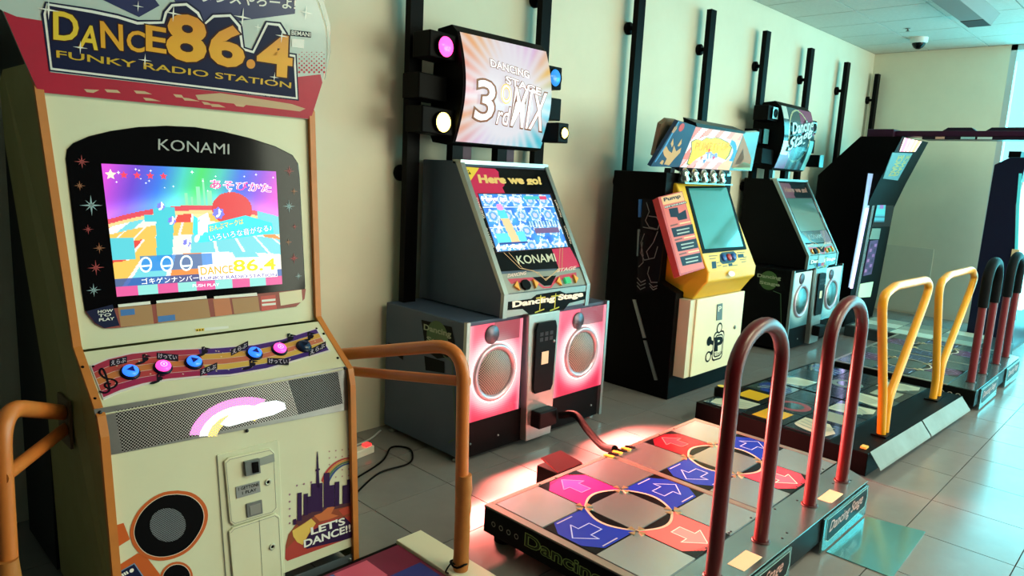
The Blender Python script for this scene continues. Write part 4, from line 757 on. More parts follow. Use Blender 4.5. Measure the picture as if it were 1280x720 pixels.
# ------------------------------------------------------------------ dance platforms of the stage cabinets
def stage_platform(dx, dy, main, label):
    T = Thing('dance_platform', label, 'dance platform', (2.7, 1.45, 0)); X0, X1, Y0, Y1, ZT = 1.896, 3.53, .95, 1.91, .17
    PLATE = C(222, 230, 230, .26, .9, noise=.1, nscale=3) if main else C(130, 150, 150, .25, .8, noise=.2)
    mb = MB(); mb.prism([V(x, y, .058) for x, y in ((X0, Y0), (X1-.12, Y0), (X1, Y0+.18), (X1, Y1), (X0, Y1))], (0, 0, ZT-.006-.058), C(24, 25, 27, .4)); body = T.part('platform_body', mb)
    for x in (X0+.09, 2.7, X1-.14):
        for y in (Y0+.12, Y1-.03): mb = MB(); mb.lathe((x, y, 0), (0, 0, 1), [(.042, 0), (.042, .03), (.02, .034), (.02, .058)], BLACK, 16); T.part('foot', mb)
    mb = MB(); mb.prism([V(x, y, ZT-.0065) for x, y in ((X0-.002, 1.125), (X1+.002, 1.125), (X1+.002, Y1+.002), (X0-.002, Y1+.002))], (0, 0, .003), DSTEEL); T.part('frame_plate', mb, body)
    s_ = .2535
    px = [2.315, 3.115]; cy = 1.508; FZ = zplane(ZT)
    def quad(x0, x1, y0, y1): return [V(x0, y0, ZT-.004), V(x1, y0, ZT-.004), V(x1, y1, ZT-.004), V(x0, y1, ZT-.004)]
    for pi, pxc in enumerate(px):
        for i in (-1, 0, 1):
            for j in (-1, 0, 1):
                cx = pxc+i*s_; c_y = cy+j*s_; h = s_/2-.0022; arrow = (abs(i)+abs(j) == 1)
                mb = MB(); mb.prism(quad(cx-h, cx+h, c_y-h, c_y+h), (0, 0, .004 if not arrow else .0036), PLATE if not arrow else C(16, 16, 20, .2))
                ob = T.part('arrow_panel' if arrow else 'steel_panel', mb, body)
                if not arrow: continue
                if main: lab = {(0, 1): 'pink', (-1, 0): 'blue', (1, 0): 'blue', (0, -1): 'coral'}[(i, j)]; lab = 'darkred' if (pi == 1 and lab == 'pink') else lab
                else: lab = {(0, 1): 'dpur', (-1, 0): 'dblue', (1, 0): 'dblue', (0, -1): 'dpur'}[(i, j)]
                base, lt, em = {'pink': ((226, 36, 120), (255, 120, 185), .45), 'blue': ((22, 50, 165), (170, 195, 235), .25), 'coral': ((232, 96, 90), (255, 205, 190), .5), 'darkred': ((120, 22, 38), (225, 120, 120), .15), 'dpur': ((92, 60, 96), (140, 110, 140), 0), 'dblue': ((44, 66, 96), (90, 120, 150), 0)}[lab]
                if lab == 'coral' and pi == 1: base = (214, 62, 80)
                d = V(i, j, 0); e = V(-j, i, 0); ctr = V(cx, c_y, ZT); A = lambda a, b, n: ctr+d*(a*s_)+e*(b*s_)+V(0, 0, n)   # a: outwards from pad centre
                mb = MB(); arcpts = [(-.48+.2*math.cos(t*math.pi/2), t*.48) for t in np.linspace(-1, 1, 13)]
                mb.poly([A(a, b, .0002) for a, b in arcpts]+[A(.26, .48, .0002), A(.47, .22, .0002), A(.47, -.22, .0002), A(.26, -.48, .0002)], C(*base, .25, emit=em))
                for q0, q1 in zip(arcpts[:-1], arcpts[1:]): mb.poly([A(q0[0], q0[1], .0005), A(q1[0], q1[1], .0005), A(q1[0]-.045, q1[1], .0005), A(q0[0]-.045, q0[1], .0005)], C(222, 205, 180, .35))
                ar = [(.40, 0), (.12, .27), (.12, .12), (-.14, .12), (-.14, -.12), (.12, -.12), (.12, -.27)]
                if lab in ('pink', 'coral', 'darkred'): mb.poly([A(a*.96, b*.94, .0005) for a, b in ar], C(*[min(255, int(c*1.15+25)) for c in base], .25, emit=em*.9))
                for q0, q1 in zip(ar, ar[1:]+ar[:1]):
                    p0, p1 = A(*q0, .0009), A(*q1, .0009); mb.line([p0, p1], .005, FZ, C(*lt, .3, emit=em*.8))
                # hatch marks along the rim
                if lab in ('pink', 'coral', 'darkred'):
                    for n_ in range(22):
                        b = -.45+n_*.041; mb.line([A(.30+.14*(1-abs(b)*1.4), b, .0008), A(.46-max(0, abs(b)-.24)*.85, b, .0008)], .0026, FZ, C(30, 8, 20, .3)) if abs(b) < .4 else None
                else:
                    for sgn in (1, -1): mb.line([A(-.1, sgn*.43, .0008), A(.24, sgn*.43, .0008)], .006, FZ, C(170, 190, 225, .35))
                T.part('arrow_print', mb, ob, label={'pink': 'lit pink arrow panel', 'blue': 'blue arrow panel', 'coral': 'lit coral arrow panel', 'darkred': 'dark red arrow panel'}.get(lab))
        # brackets at panel corners
        for i in (-.5, .5):
            for j in (-.5, .5):
                for (sx, sy) in ((-1, 0), (1, 0), (0, -1), (0, 1)):
                    c = V(pxc+i*s_, cy+j*s_, ZT); d = V(sx, sy, 0); e = V(-sy, sx, 0)
                    if (sx and sx*i < 0) or (sy and sy*j < 0): pass
                    mb = MB(); mb.prism([c+d*.008, c+d*.034+e*.014, c+d*.034-e*.014], (0, 0, .0025), C(196, 176, 130, .35, .7)); T.part('corner_bracket', mb, body)
    # border strips
    for (x0, x1, y0, y1) in ((X0, 1.93, 1.128, Y1), (2.70, 2.73, 1.128, Y1), (3.50, X1, 1.128, Y1), (1.932, 2.698, cy+1.5*s_+.001, Y1), (2.732, 3.498, cy+1.5*s_+.001, Y1)):
        mb = MB(); mb.prism(quad(x0, x1, y0, y1), (0, 0, .004), C(206, 196, 180, .3, .8, noise=.2)); T.part('border_strip', mb, body)
    mb = MB(); mb.prism([V(x, y, ZT-.005) for x, y in ((X0, Y0-.002), (X1-.12, Y0-.002), (X1, Y0+.18-.002), (X1, 1.122), (X0, 1.122))], (0, 0, .005), C(170, 190, 190, .26, .9, noise=.12, nscale=3) if main else C(120, 160, 165, .2, .8, noise=.2)); dk = T.part('rear_deck', mb, body)
    if main:
        rs = random.Random(6)
        for n_ in range(34):
            x = rs.uniform(X0+.03, X1-.15); y = rs.choice([rs.uniform(.97, 1.11), 1.14, 1.895]); mb = MB(); mb.lathe((x, y, ZT-.001), (0, 0, 1), [(.006, 0), (.005, .002), (0, .0025)], C(30, 30, 32, .4), 8); T.part('screw', mb, dk)
        for x in (2.24, 3.03): mb = MB(); mb.box(x, x+.14, .972, 1.035 if x < 3 else 1.03, ZT, ZT+.0012, C(232, 205, 165, .6)); T.part('paper_notice', mb, dk, label='cream paper notice stuck on the deck')
    # left skirt sign
    Fk = Fr((X0-.0005, 1.4, .1), (0, -1, 0), (0, 0, 1)); mb = MB(); GR = C(150, 182, 92, .4)
    mb.poly([Fk.uv(-.505, -.035, .0006), Fk.uv(.44, -.035, .0006), Fk.uv(.44, .06, .0006), Fk.uv(-.505, .06, .0006)], C(16, 18, 18, .35))
    if main:
        mb.text('Dancing Stage', Fk.uv(-.28, -.022, .0012), Fk.uv(.36, -.022, .0012), Fk.uv(-.28, .042, .0012), GR, .045); mb.text('Dancing Stage', Fk.uv(-.28, -.022, .0018), Fk.uv(.36, -.022, .0018), Fk.uv(-.28, .042, .0018), C(40, 52, 30, .35), .008)
        for n_ in range(4): mb.ring(Fk, Fk.uv(-.455+n_*.042, .008), .008, .011, C(150, 150, 140, .4), .0012, 14)
    else:
        for n_ in range(4): mb.ring(Fk, Fk.uv(.2+n_*.05, .01), .012, .017, C(170, 170, 165, .4), .0012, 14)
    T.part('skirt_sign', mb, body)
    # front skirts
    for (x0, x1) in ((2.02, 2.56), (2.88, 3.40)):
        mb = MB(); mb.box(x0, x1, Y0-.012, Y0-.003, .012, ZT-.012, C(120, 150, 150, .25, .8, noise=.15)); sk = T.part('skirt_plate', mb)
        F4 = Fr((x0, Y0-.0125, 0), (1, 0, 0), (0, 0, 1)); L_ = x1-x0; mb = MB(); mb.poly([F4.uv(a, b, .0006) for a, b in ((.03, .06), (.06, .045), (L_-.03, .06), (L_-.01, .1), (L_-.02, .15), (.03, .15))], C(16, 18, 20, .35)); mb.line([F4.uv(a, b, .001) for a, b in ((.03, .06), (.06, .045), (L_-.03, .06), (L_-.01, .1), (L_-.02, .15), (.03, .15))], .004, F4, C(150, 190, 185, .35), True)
        mb.text('Dancing Stage', F4.uv(.06, .07, .0016), F4.uv(L_-.07, .08, .0016), F4.uv(.06, .13, .0016), C(205, 150, 140, .4), .01, 1., .35); T.part('skirt_lettering', mb, sk)
    # red safety bars
    RED = C(92, 6, 14, .3, noise=.2, nscale=8) if main else C(105, 22, 34, .4)
    for xa, xb in ((2.128, 2.49), (2.945, 3.312)):
        mb = MB(); path = [V(xa, 1.03, ZT)]; r = (xb-xa)/2; top = 1.035-r*.92
        path += [V(xa, 1.03, z) for z in np.linspace(.4, top, 4)]
        path += [V((xa+xb)/2-r*math.cos(a), 1.03, top+r*.85*math.sin(a)) for a in np.linspace(.12, math.pi-.12, 17)]+[V(xb, 1.03, z) for z in np.linspace(top, .4, 4)]+[V(xb, 1.03, ZT)]
        mb.tube(path, .0265, RED, 16); bar = T.part('safety_bar', mb, label='dark red inverted-U safety bar')
        for x in (xa, xb): mb = MB(); mb.lathe((x, 1.03, ZT), (0, 0, 1), [(.034, 0), (.034, .004), (.028, .006)], C(60, 20, 24, .4), 16); T.part('bar_collar', mb, bar)
        if not main: mb = MB(); mb.tube(path[3:-3], .034, C(14, 18, 22, .5), 14); T.part('foam_sleeve', mb, bar, label='black foam sleeve')
    T.e.location = tuple(T.o+V(dx, dy, 0)); return T
stage_platform(0, 0, True, 'steel dance platform with blue and pink arrow panels and bright red bars, nearest the camera')
stage_platform(3.72, .02, False, 'dull teal dance platform with black-sleeved red bars before the unlit stage cabinet')

# ------------------------------------------------------------------ black cabinet with yellow monitor console
def yellow_cabinet():
    T = Thing('arcade_cabinet', 'black dance cabinet with yellow monitor console, white lower door and yellow-titled marquee', 'arcade machine', (4.6, 2.75, 0))
    YEL = C(236, 186, 42, .32, noise=.06); BK = C(5, 5, 6, .45, noise=.1)
    mb = MB(); mb.prism([V(4.15, y, z) for y, z in ((2.47, .0), (2.47, .74), (2.62, .8), (2.62, 1.53), (3.05, 1.53), (3.05, 0))], (.9, 0, 0), BK); body = T.part('body', mb, bev=.006)
    Fs = Fr((4.149, 2.8, 0), (0, -1, 0), (0, 0, 1)); k = K(740, 300, 3.6)
    for a, b in (((192, 268), (238, 440)), ((240, 452), (290, 630)),):
        mb = MB(); d = 7; mb.slab(Fs, k((a[0]-d, a[1]), (a[0]+d, a[1]), (b[0]+d, b[1]), (b[0]-d, b[1])), .008, STEEL, .008); T.part('edge_strip', mb, body, label='slanted steel strip on the side')
    k2 = K(740, 120, 3.6); mb = MB(); mb.slab(Fs, k2((235, 462), (330, 462))+k((325, 20), (298, 225), (205, 235), (215, 0)), .012, C(20, 18, 24, .2), .012); ap = T.part('art_panel', mb, body)
    mb = MB(); LN = C(120, 128, 126, .4)
    for pl in (((250, 480), (262, 520), (245, 560), (262, 590), (300, 600), (310, 570), (295, 545), (260, 540)), ((240, 620), (225, 660), (235, 720)), ((300, 610), (280, 660), (250, 700), (260, 730)), ((235, 590), (290, 600))): mb.line(Fs.pts(k2(*pl), .0126), .006, Fs, LN)
    for pl in (((232, 10), (225, 60), (240, 90), (285, 80), (300, 30)), ((262, 120), (255, 150), (270, 190), (298, 190)), ((208, 170), (225, 190), (245, 180)), ((208, 190), (222, 205), (245, 195)), ((208, 205), (222, 222), (243, 212)), ((262, 195), (280, 212), (298, 205)), ((266, 208), (280, 224), (296, 216)), ((215, 120), (235, 100), (232, 60))): mb.line(Fs.pts(k(*pl), .0126), .006, Fs, LN)
    T.part('line_print', mb, ap)
    mb = MB(); mb.slab(Fs, k2((214, 465), (226, 465), (224, 545), (212, 545)), .01, C(40, 110, 190, .3), .012); mb.slab(Fs, k2((210, 600), (222, 600), (218, 720), (205, 720)), .01, C(130, 140, 150, .3, .6), .012); T.part('side_trim', mb, body)
    # white lower door
    mb = MB(); mb.box(4.2, 4.94, 2.385, 2.47, .165, .70, C(214, 208, 180, .4)); ld = T.part('lower_box', mb)
    mb = MB(); mb.box(4.265, 4.945, 2.372, 2.385, .165, .702, C(236, 226, 190, .38, noise=.05)); dr = T.part('lower_door', mb, ld, bev=.004)
    Fd = Fr((4.6, 2.3715, .4), (1, 0, 0), (0, 0, 1)); mb = MB(); BKP = C(14, 14, 15, .4); WH = C(232, 224, 194, .4)
    def pill(a, b, r0, r1, mat, n):
        A, B = Fd.at(*k(a)[0]), Fd.at(*k(b)[0]); mb.disc(Fd, A, r0, mat, n, 20); mb.disc(Fd, B, r1, mat, n, 20); mb.line([A+Fd.n*n, B+Fd.n*n], min(r0, r1)*.7, Fd, mat)
    ctr = Fd.at(*k((567, 475))[0])
    def rr(w_, h_, r, n, mat): mb.poly([ctr+Fd.u*(sx*(w_-r)+r*math.cos(a))+Fd.v*(sy*(h_-r)+r*math.sin(a))+Fd.n*n for sx, sy, a0 in ((1, 1, 0), (-1, 1, 90), (-1, -1, 180), (1, -1, 270)) for a in np.radians(np.arange(a0, a0+91, 18))], mat)
    for w_, n, mat in ((.085, .0006, BKP), (.076, .001, WH), (.066, .0016, BKP)): rr(w_*.9, w_*1.25, .035, n, mat)
    rr(.05, .072, .025, .0022, WH)
    for (a, r) in (((573, 396), .04), ((527, 455), .034), ((522, 525), .04)):
        c = Fd.at(*k(a)[0]); mb.line([c+Fd.n*.0008, ctr+Fd.n*.0008+(c-ctr)*.55], .03, Fd, BKP)
        mb.disc(Fd, c, r, BKP, .0012, 22)
        if a[0] != 527: mb.disc(Fd, c, r*.68, WH, .0018, 22); mb.disc(Fd, c, r*.45, WH, .0024, 22)
    mb.ftext('P', Fd, k((553, 498), (585, 490), (553, 442)), BKP, .0028, .05); mb.ftext('STAGE', Fd, k((548, 520), (585, 512), (548, 508)), BKP, .0028, .01)
    T.part('door_emblem', mb, dr, label='black P emblem with round nodes')
    mb = MB(); mb.slab(Fd, k((562, 290), (586, 284), (583, 358), (558, 362)), .003, C(90, 96, 90, .4), .004); mb.ftext('P', Fd, k((566, 322), (580, 318), (566, 300)), WH, .0046, .02); T.part('coin_plate', mb, dr)
    mb = MB(); mb.lathe(Fd.at(*k((641, 392))[0]), Fd.n, [(.014, 0), (.014, .006), (0, .007)], C(120, 122, 112, .4, .4), 14); T.part('lock', mb, dr)
    # yellow console
    X0, X1 = 4.245, 4.93; pr_ = [(2.60, 1.462), (2.318, .93), (2.30, .90), (2.302, .83), (2.33, .80), (2.40, .70), (2.66, .70), (2.66, 1.462)]
    mb = MB(); mb.prism([V(X0, y, z) for y, z in pr_], (X1-X0, 0, 0), YEL); con = T.part('monitor_console', mb, bev=.01, label='yellow monitor console')
    Fy = Fr((4.6, 2.318, .93), (1, 0, 0), (0, .282, .532)); k = K(810, 230, 5.143)
    mb = MB(); mb.slab(Fy, k((238, 15), (512, 15), (632, 420), (350, 448)), .004, BLACK, .004); fr_ = T.part('screen_frame', mb, con)
    mb = MB(); mb.poly(Fy.pts(k((258, 30), (502, 25), (608, 402), (362, 420)), .0046), C(60, 130, 128, .06, coat=1.)); T.part('screen', mb, con, label='unlit green reflective screen')
    mb = MB(); BL = C(22, 34, 60, .35)
    mb.poly(Fy.pts(k((460, 455), (475, 440), (550, 432), (568, 450), (566, 490), (550, 505), (480, 515), (462, 500)), .001), BL)
    for x0, y0, x1, y1 in ((408, 500, 436, 545), (575, 452, 612, 475), (515, 512, 540, 530)): mb.poly(Fy.pts(k((x0, y0), (x1, y0-3), (x1+4, y1-4), (x0+4, y1)), .001), BL)
    for x0, y0, w_ in ((390, 462, 55), (570, 440, 50), (395, 480, 40), (590, 485, 40), (480, 528, 30), (545, 522, 30), (600, 500, 30), (445, 525, 25), (440, 505, 18), (612, 470, 22)): mb.poly(Fy.pts(k((x0, y0), (x0+w_, y0-4), (x0+w_, y0), (x0, y0+5)), .001), C(90, 74, 30, .4))
    T.part('console_print', mb, con)
    for (x, c) in ((487, (40, 90, 170)), (520, (180, 60, 70)), (550, (40, 90, 170))): mb = MB(); mb.lathe(Fy.at(*k((x, 475-(x-487)*.12))[0]), Fy.n, [(.026, 0), (.026, .006), (.02, .012), (0, .014)], C(*c, .25), 18); T.part('push_button', mb, con)
    mb = MB(); mb.disc(Fy, Fy.at(*k((538, 577))[0]), .045, C(236, 232, 200, .4), .001, 22, .02); T.part('maker_badge', mb, con)
    # crown of chrome ornaments
    for i in range(5):
        x = 4.31+i*.125; mb = MB(); mb.lathe((x, 2.585, 1.463), (0, 0, 1), [(.03, 0), (.045, .03), (.03, .055), (.036, .075), (.012, .1), (0, .105)], C(170, 188, 186, .15, .9), 14); T.part('chrome_ornament', mb, con)
    mb = MB(); mb.box(4.26, 4.92, 2.54, 2.66, 1.462, 1.47, C(150, 165, 160, .25, .8)); T.part('ornament_shelf', mb, con)
    # red song index sign
    mb = MB(); mb.slab(Fy, k((55, 90), (210, 50), (355, 545), (195, 595)), .045, C(196, 62, 62, .4), .012); sg = T.part('song_sign', mb, label='red and peach song index sign')
    mb = MB(); PE = C(232, 150, 110, .4); NV = C(22, 26, 52, .4)
    mb.poly(Fy.pts(k((72, 92), (208, 56), (350, 540), (200, 580)), .0126), C(222, 100, 92, .4)); mb.poly(Fy.pts(k((72, 92), (208, 56), (225, 110), (88, 140)), .013), C(232, 180, 130, .4)); mb.poly(Fy.pts(k((95, 150), (235, 115), (240, 128), (98, 163)), .013), NV)
    mb.ftext('NEW SONG INDEX', Fy, k((100, 160), (236, 126), (97, 151)), WHITEP, .0136, .02); mb.ftext('Pump', Fy, k((95, 124), (200, 98), (90, 96)), C(40, 40, 60, .4), .0136, .04)
    mb.poly(Fy.pts(k((122, 165), (180, 155), (188, 195), (232, 170), (242, 228), (185, 240), (175, 218), (135, 218)), .013), NV)
    for i in range(3):
        o_ = (i*28, i*92); mb.poly(Fy.pts(k((138+o_[0], 290+o_[1]), (275+o_[0]-i*3, 262+o_[1]), (288+o_[0]-i*3, 322+o_[1]), (155+o_[0], 348+o_[1])), .013), NV); mb.poly(Fy.pts(k((132+o_[0], 270+o_[1]), (180+o_[0], 258+o_[1]), (182+o_[0], 266+o_[1]), (134+o_[0], 280+o_[1])), .013), C(110, 50, 40, .4)); mb.poly(Fy.pts(k((192+o_[0], 256+o_[1]), (262+o_[0], 242+o_[1]), (264+o_[0], 250+o_[1]), (194+o_[0], 265+o_[1])), .013), C(236, 190, 140, .4))
        for r_ in range(2): mb.poly(Fy.pts(k((172+o_[0]+r_*4, 300+o_[1]+r_*22), (255+o_[0], 284+o_[1]+r_*22), (256+o_[0], 292+o_[1]+r_*22), (174+o_[0]+r_*4, 309+o_[1]+r_*22)), .0136), C(170, 165, 160, .4))
    T.part('sign_print', mb, sg)
    # marquee: centre face and two wings folded back
    k = K(800, 140, 7.2); b0 = V(4.6, 2.60, 1.57); vdir = V(0, -.10, .27); Fm = Fr(b0, (1, 0, 0), vdir)
    cq = k((355, 497), (800, 527), (935, 188), (505, 128)); c4 = Fm.pts(cq)
    mb = MB(); mb.prism(Fm.pts(cq, -.002), -Fm.n*.1, BK); mq = T.part('marquee_box', mb)
    P = bil([c4[3], c4[2], c4[1], c4[0]])
    def fn(u, v):
        b = np.zeros(u.shape+(3,))+np.array((250, 240, 232)); s = np.sin((u*1.0+v*.35)*26); b[(u < .2+.1*v) & (s > -.2)] = (242, 130, 110); b[(u > .75)] = (250, 215, 165); r = np.hypot((u-.5)/.42, (v-.52)/.42); b[(r < 1)] = (252, 250, 246); b[(v < .2) & (u > .2) & (s > .3)] = (245, 165, 140)
        t = (np.abs(np.hypot((u-.76)*1.6, v-.6)-.34) < .06) & (u > .8) & (v < .75); b[t] = (60, 165, 215); b[(v > .8) & (s > .3) & (u < .8)] = (250, 190, 180); return b
    mb = MB(); mb.image(P, fn, 60, 40, vcol(.95, .3)); T.part('marquee_face', mb, mq, label='lit cream marquee with yellow title')
    mb = MB(); Q = lambda x, y, n: Fm.at(*k((x, y))[0], n)
    outl = [(430, 460), (470, 350), (470, 270), (510, 250), (560, 262), (600, 235), (640, 245), (680, 235), (720, 245), (780, 275), (815, 320), (790, 390), (760, 425), (700, 400), (620, 360), (540, 400), (480, 440), (450, 470)]
    cc = np.mean(outl, 0); mb.poly([Q(*(cc+(np.array(p)-cc)*1.07), .0012) for p in outl], C(110, 120, 70, .4, emit=.4)); mb.poly([Q(*p, .0018) for p in outl], C(250, 222, 50, .4, emit=.7))
    mb.ftext('PUMP IT UP', Fm, k((490, 345), (790, 345), (505, 275)), C(205, 160, 30, .4, emit=.4), .0026, .05); mb.ftext('The', Fm, k((585, 420), (690, 405), (590, 365)), C(120, 150, 200, .4, emit=.5), .003, .05)
    for x, y, c in ((575, 440, (70, 130, 190)), (620, 345, (220, 70, 50)), (660, 410, (200, 70, 120)), (550, 410, (240, 120, 60))): mb.star(Fm, Q(x, y, .0034), .022, 5, C(*c, .4, emit=.4), 0, .45)
    T.part('marquee_lettering', mb, mq)
    mb = MB(); mb.slab(Fm, k((500, 95), (945, 175), (938, 195), (505, 132)), .11, C(26, 34, 40, .4), .006); T.part('marquee_cap', mb, mq); mb = MB(); mb.slab(Fm, k((350, 495), (800, 525), (800, 555), (340, 530)), .11, C(20, 26, 34, .4), .006); T.part('marquee_sill', mb, mq)
    for sd, hx, outer in ((-1, (0, 3), ((95, 490), (345, 80))), (1, (1, 2), ((1005, 530), (1075, 180)))):
        h0, h1 = c4[hx[0]], c4[hx[1]]; d = V(sd*math.cos(.04), math.sin(.04), 0); F = Fr(h0, d if sd > 0 else -d, h1-h0); o0, o1 = [F.at(*k(p)[0]) for p in outer]
        mb = MB(); q4 = [h0, o0, o1, h1]; mb.prism(q4, -F.n*.03*(1), C(30, 60, 100, .35) if sd < 0 else C(150, 190, 196, .2, .6)); wg = T.part('marquee_wing', mb, mq, label='navy wing with flame-like tan print' if sd < 0 else 'silvery cyan wing with brown print')
        mb = MB(); qq = lambda *pts: [F.at(*k(p)[0], .0012) for p in pts]
        if sd < 0:
            TN = C(214, 168, 112, .4); mb.poly(qq((205, 350), (235, 300), (255, 345), (285, 370), (305, 300), (325, 355), (370, 320), (360, 365), (300, 430), (260, 480), (215, 470), (240, 420), (215, 390)), TN); mb.poly(qq((275, 285), (298, 235), (300, 290), (285, 320)), TN); mb.poly(qq((335, 305), (375, 240), (372, 285), (350, 310)), TN); mb.poly(qq((285, 180), (310, 135), (335, 120), (330, 150), (300, 190)), TN); mb.poly(qq((175, 460), (200, 430), (215, 440), (200, 475)), TN)
            mb.disc(F, F.at(*k((373, 138))[0]), .028, C(200, 60, 60, .4), .0014, 16); mb.poly(qq((130, 450), (230, 290), (345, 85), (352, 88), (240, 300), (140, 450)), C(80, 150, 210, .4))
        else: mb.poly(qq((820, 500), (930, 210), (960, 300), (1000, 420), (990, 500)), C(176, 120, 78, .4)); mb.poly(qq((830, 510), (930, 450), (995, 470), (990, 525)), C(150, 190, 150, .4)); mb.poly(qq((850, 470), (890, 400), (925, 330), (935, 420), (900, 470)), C(120, 74, 50, .4))
        T.part('wing_print', mb, wg)
    mb = MB(); Fb = Fr(V(4.0, 2.72, 1.5), (1, 0, 0), (0, -.1, .27)); mb.slab(Fb, k((125, 400), (190, 110), (250, 65), (340, 75), (200, 330)), .03, C(120, 110, 88, .5)); T.part('marquee_back', mb, mq)
    for x in (4.2, 4.98): mb = MB(); mb.prism([V(x, 2.66, 1.2), V(x+.05, 2.66, 1.2), V(x+.05, 2.62, 1.56), V(x, 2.62, 1.56)], (0, .05, 0), C(150, 200, 205, .25, .7) if x > 4.5 else C(24, 28, 36, .4)); T.part('marquee_strut', mb)
yellow_cabinet()

def yellow_platform():
    T = Thing('dance_platform', 'black dance platform with white, blue and yellow panels and yellow bars', 'dance platform', (4.65, 1.55, 0))
    B = V(3.837, 1.083, 0); ex = unit(V(1.662, -.067, 0)); ey = V(-ex[1], ex[0], 0); W_, D_, ZT = 1.664, 1.02, .15
    L = lambda a, b, z: B+ex*a+ey*b+V(0, 0, z)
    BK = C(15, 17, 20, .25, coat=.3)
    mb = MB(); mb.prism([L(0, 0, .02), L(W_, 0, .02), L(W_, D_, .02), L(0, D_, .02)], (0, 0, ZT-.026), C(6, 6, 7, .5)); body = T.part('platform_body', mb, bev=.004)
    for a in (.08, W_-.08):
        for b in (.1, D_-.1): mb = MB(); mb.lathe(L(a, b, 0), (0, 0, 1), [(.04, 0), (.04, .02)], BLACK, 12); T.part('foot', mb)
    PALE = C(206, 212, 190, .2, coat=.4); YE = C(226, 178, 44, .25, coat=.3); BLU = C(28, 58, 140, .2, coat=.4); TEAL = C(40, 58, 66, .12, coat=.5); REDD = C(120, 60, 60, .25, coat=.3)
    FZ = zplane(ZT); s_ = .262
    for pi in range(2):
        c0 = (.42+pi*.81, .60)
        for i in (-1, 0, 1):
            for j in (-1, 0, 1):
                ca, cb = c0[0]+i*s_, c0[1]+j*s_; h = s_/2-.004; mb = MB(); mb.prism([L(ca-h, cb-h, ZT-.006), L(ca+h, cb-h, ZT-.006), L(ca+h, cb+h, ZT-.006), L(ca-h, cb+h, ZT-.006)], (0, 0, .006), TEAL if i and j else BK); ob = T.part('step_panel', mb, body)
                mb = MB(); A = lambda a, b, n=.0005: L(ca+a*s_, cb+b*s_, ZT+n)
                if i and j:
                    col = BLU if j > 0 and i > 0 else PALE
                    mb.poly([A(i*a, j*b) for a, b in [(-.46, -.46), (.1, -.44)]+[(.1+.3*math.sin(t), -.44+.85*(1-math.cos(t))) for t in np.linspace(.2, 1.5, 7)]+[(.05, .42), (-.44, .1)]], col)
                    for q in range(3): mb.line([A(i*(-.3+.18*q), j*-.4, .001), A(i*(-.1+.15*q), j*(.05), .001), A(i*(-.25+.12*q), j*.28, .001)], .012, FZ, C(120, 140, 130, .3))
                elif i == 0 and j == 0: mb.poly([A(.4*math.cos(t), .4*math.sin(t)) for t in np.linspace(0, 2*math.pi, 21)[:-1]], C(150, 60, 70, .25) if pi == 0 else C(110, 130, 120, .25)); mb.poly([A(.25*math.cos(t), .25*math.sin(t), .001) for t in np.linspace(0, 2*math.pi, 17)[:-1]], TEAL)
                else:
                    col = YE if (j == 0 and i == -1 and pi == 0) or (j == 1 and pi == 0) else C(150, 160, 140, .25) if j == -1 else C(34, 46, 54, .15); mb.poly([A(a*(.4 if pi == 0 and i == -1 else .34), b*.3) for a, b in ((-1, -1), (1, -1), (1, 1), (-1, 1))], col)
                T.part('panel_print', mb, ob)
    # rim warning marks
    mb = MB()
    for i in range(5): mb.poly([L(.03+i*.022, D_-.03, ZT-.0055+.0006), L(.045+i*.022, D_-.03, ZT-.0049), L(.065+i*.022, D_-.075, ZT-.0049), L(.05+i*.022, D_-.075, ZT-.0049)], YELLOWP)
    T.part('warning_stripes', mb, body)
    mb = MB(); mb.lathe(L(.24, D_-.03, ZT-.006), (0, 0, 1), [(.045, 0), (.045, .05), (.03, .062), (0, .064)], BLACK, 18); mb.disc(FZ, L(.24, D_-.03, ZT+.0595), .028, YELLOWP, 0, 16); T.part('foot_switch', mb, body)
    mb = MB(); mb.box(*[float(x) for x in (B[0]+.06, B[0]+.1)], float(B[1]+.03), float(B[1]+.06), ZT-.006, ZT+.004, C(230, 190, 90, .4)); T.part('edge_sticker', mb, body)
    for pi in range(2):
        a0, a1 = .03+pi*.81, .82+pi*.81; mb = MB(); mb.prism([L(a0, -.003, ZT-.012), L(a1, -.003, ZT-.012), L(a1, -.06, .065), L(a0, -.06, .065)], (0, .004, .01), C(128, 132, 126, .62, .25, noise=.2)); T.part('ramp_plate', mb, label='sloping grey steel ramp plate')
    # bars
    Fb = yplane(1.135); k = K(1040, 290, 3.429)
    YB = C(226, 158, 30, .3, noise=.1, nscale=10)
    for pts in (((212, 860), (218, 700), (215, 320), (225, 270), (270, 232), (405, 205), (418, 232), (400, 290), (240, 720), (225, 850)), ((428, 740), (445, 640), (458, 260), (468, 215), (500, 185), (600, 160), (612, 190), (600, 230), (470, 570), (445, 735))):
        P = Fb.pts(k(*pts)); P[0][2] = ZT-.006; P[-1][2] = ZT-.006; P[-1][1] += .0
        mb = MB(); mb.tube(fillet(P, .06, 4), .0235, YB, 14); br = T.part('safety_bar', mb, label='yellow V-shaped safety bar')
        mb = MB(); mb.box(min(P[0][0], P[-1][0])-.05, max(P[0][0], P[-1][0])+.05, 1.095, 1.175, ZT-.006, ZT+.002, BLACK); T.part('bar_base', mb, br)
yellow_platform()

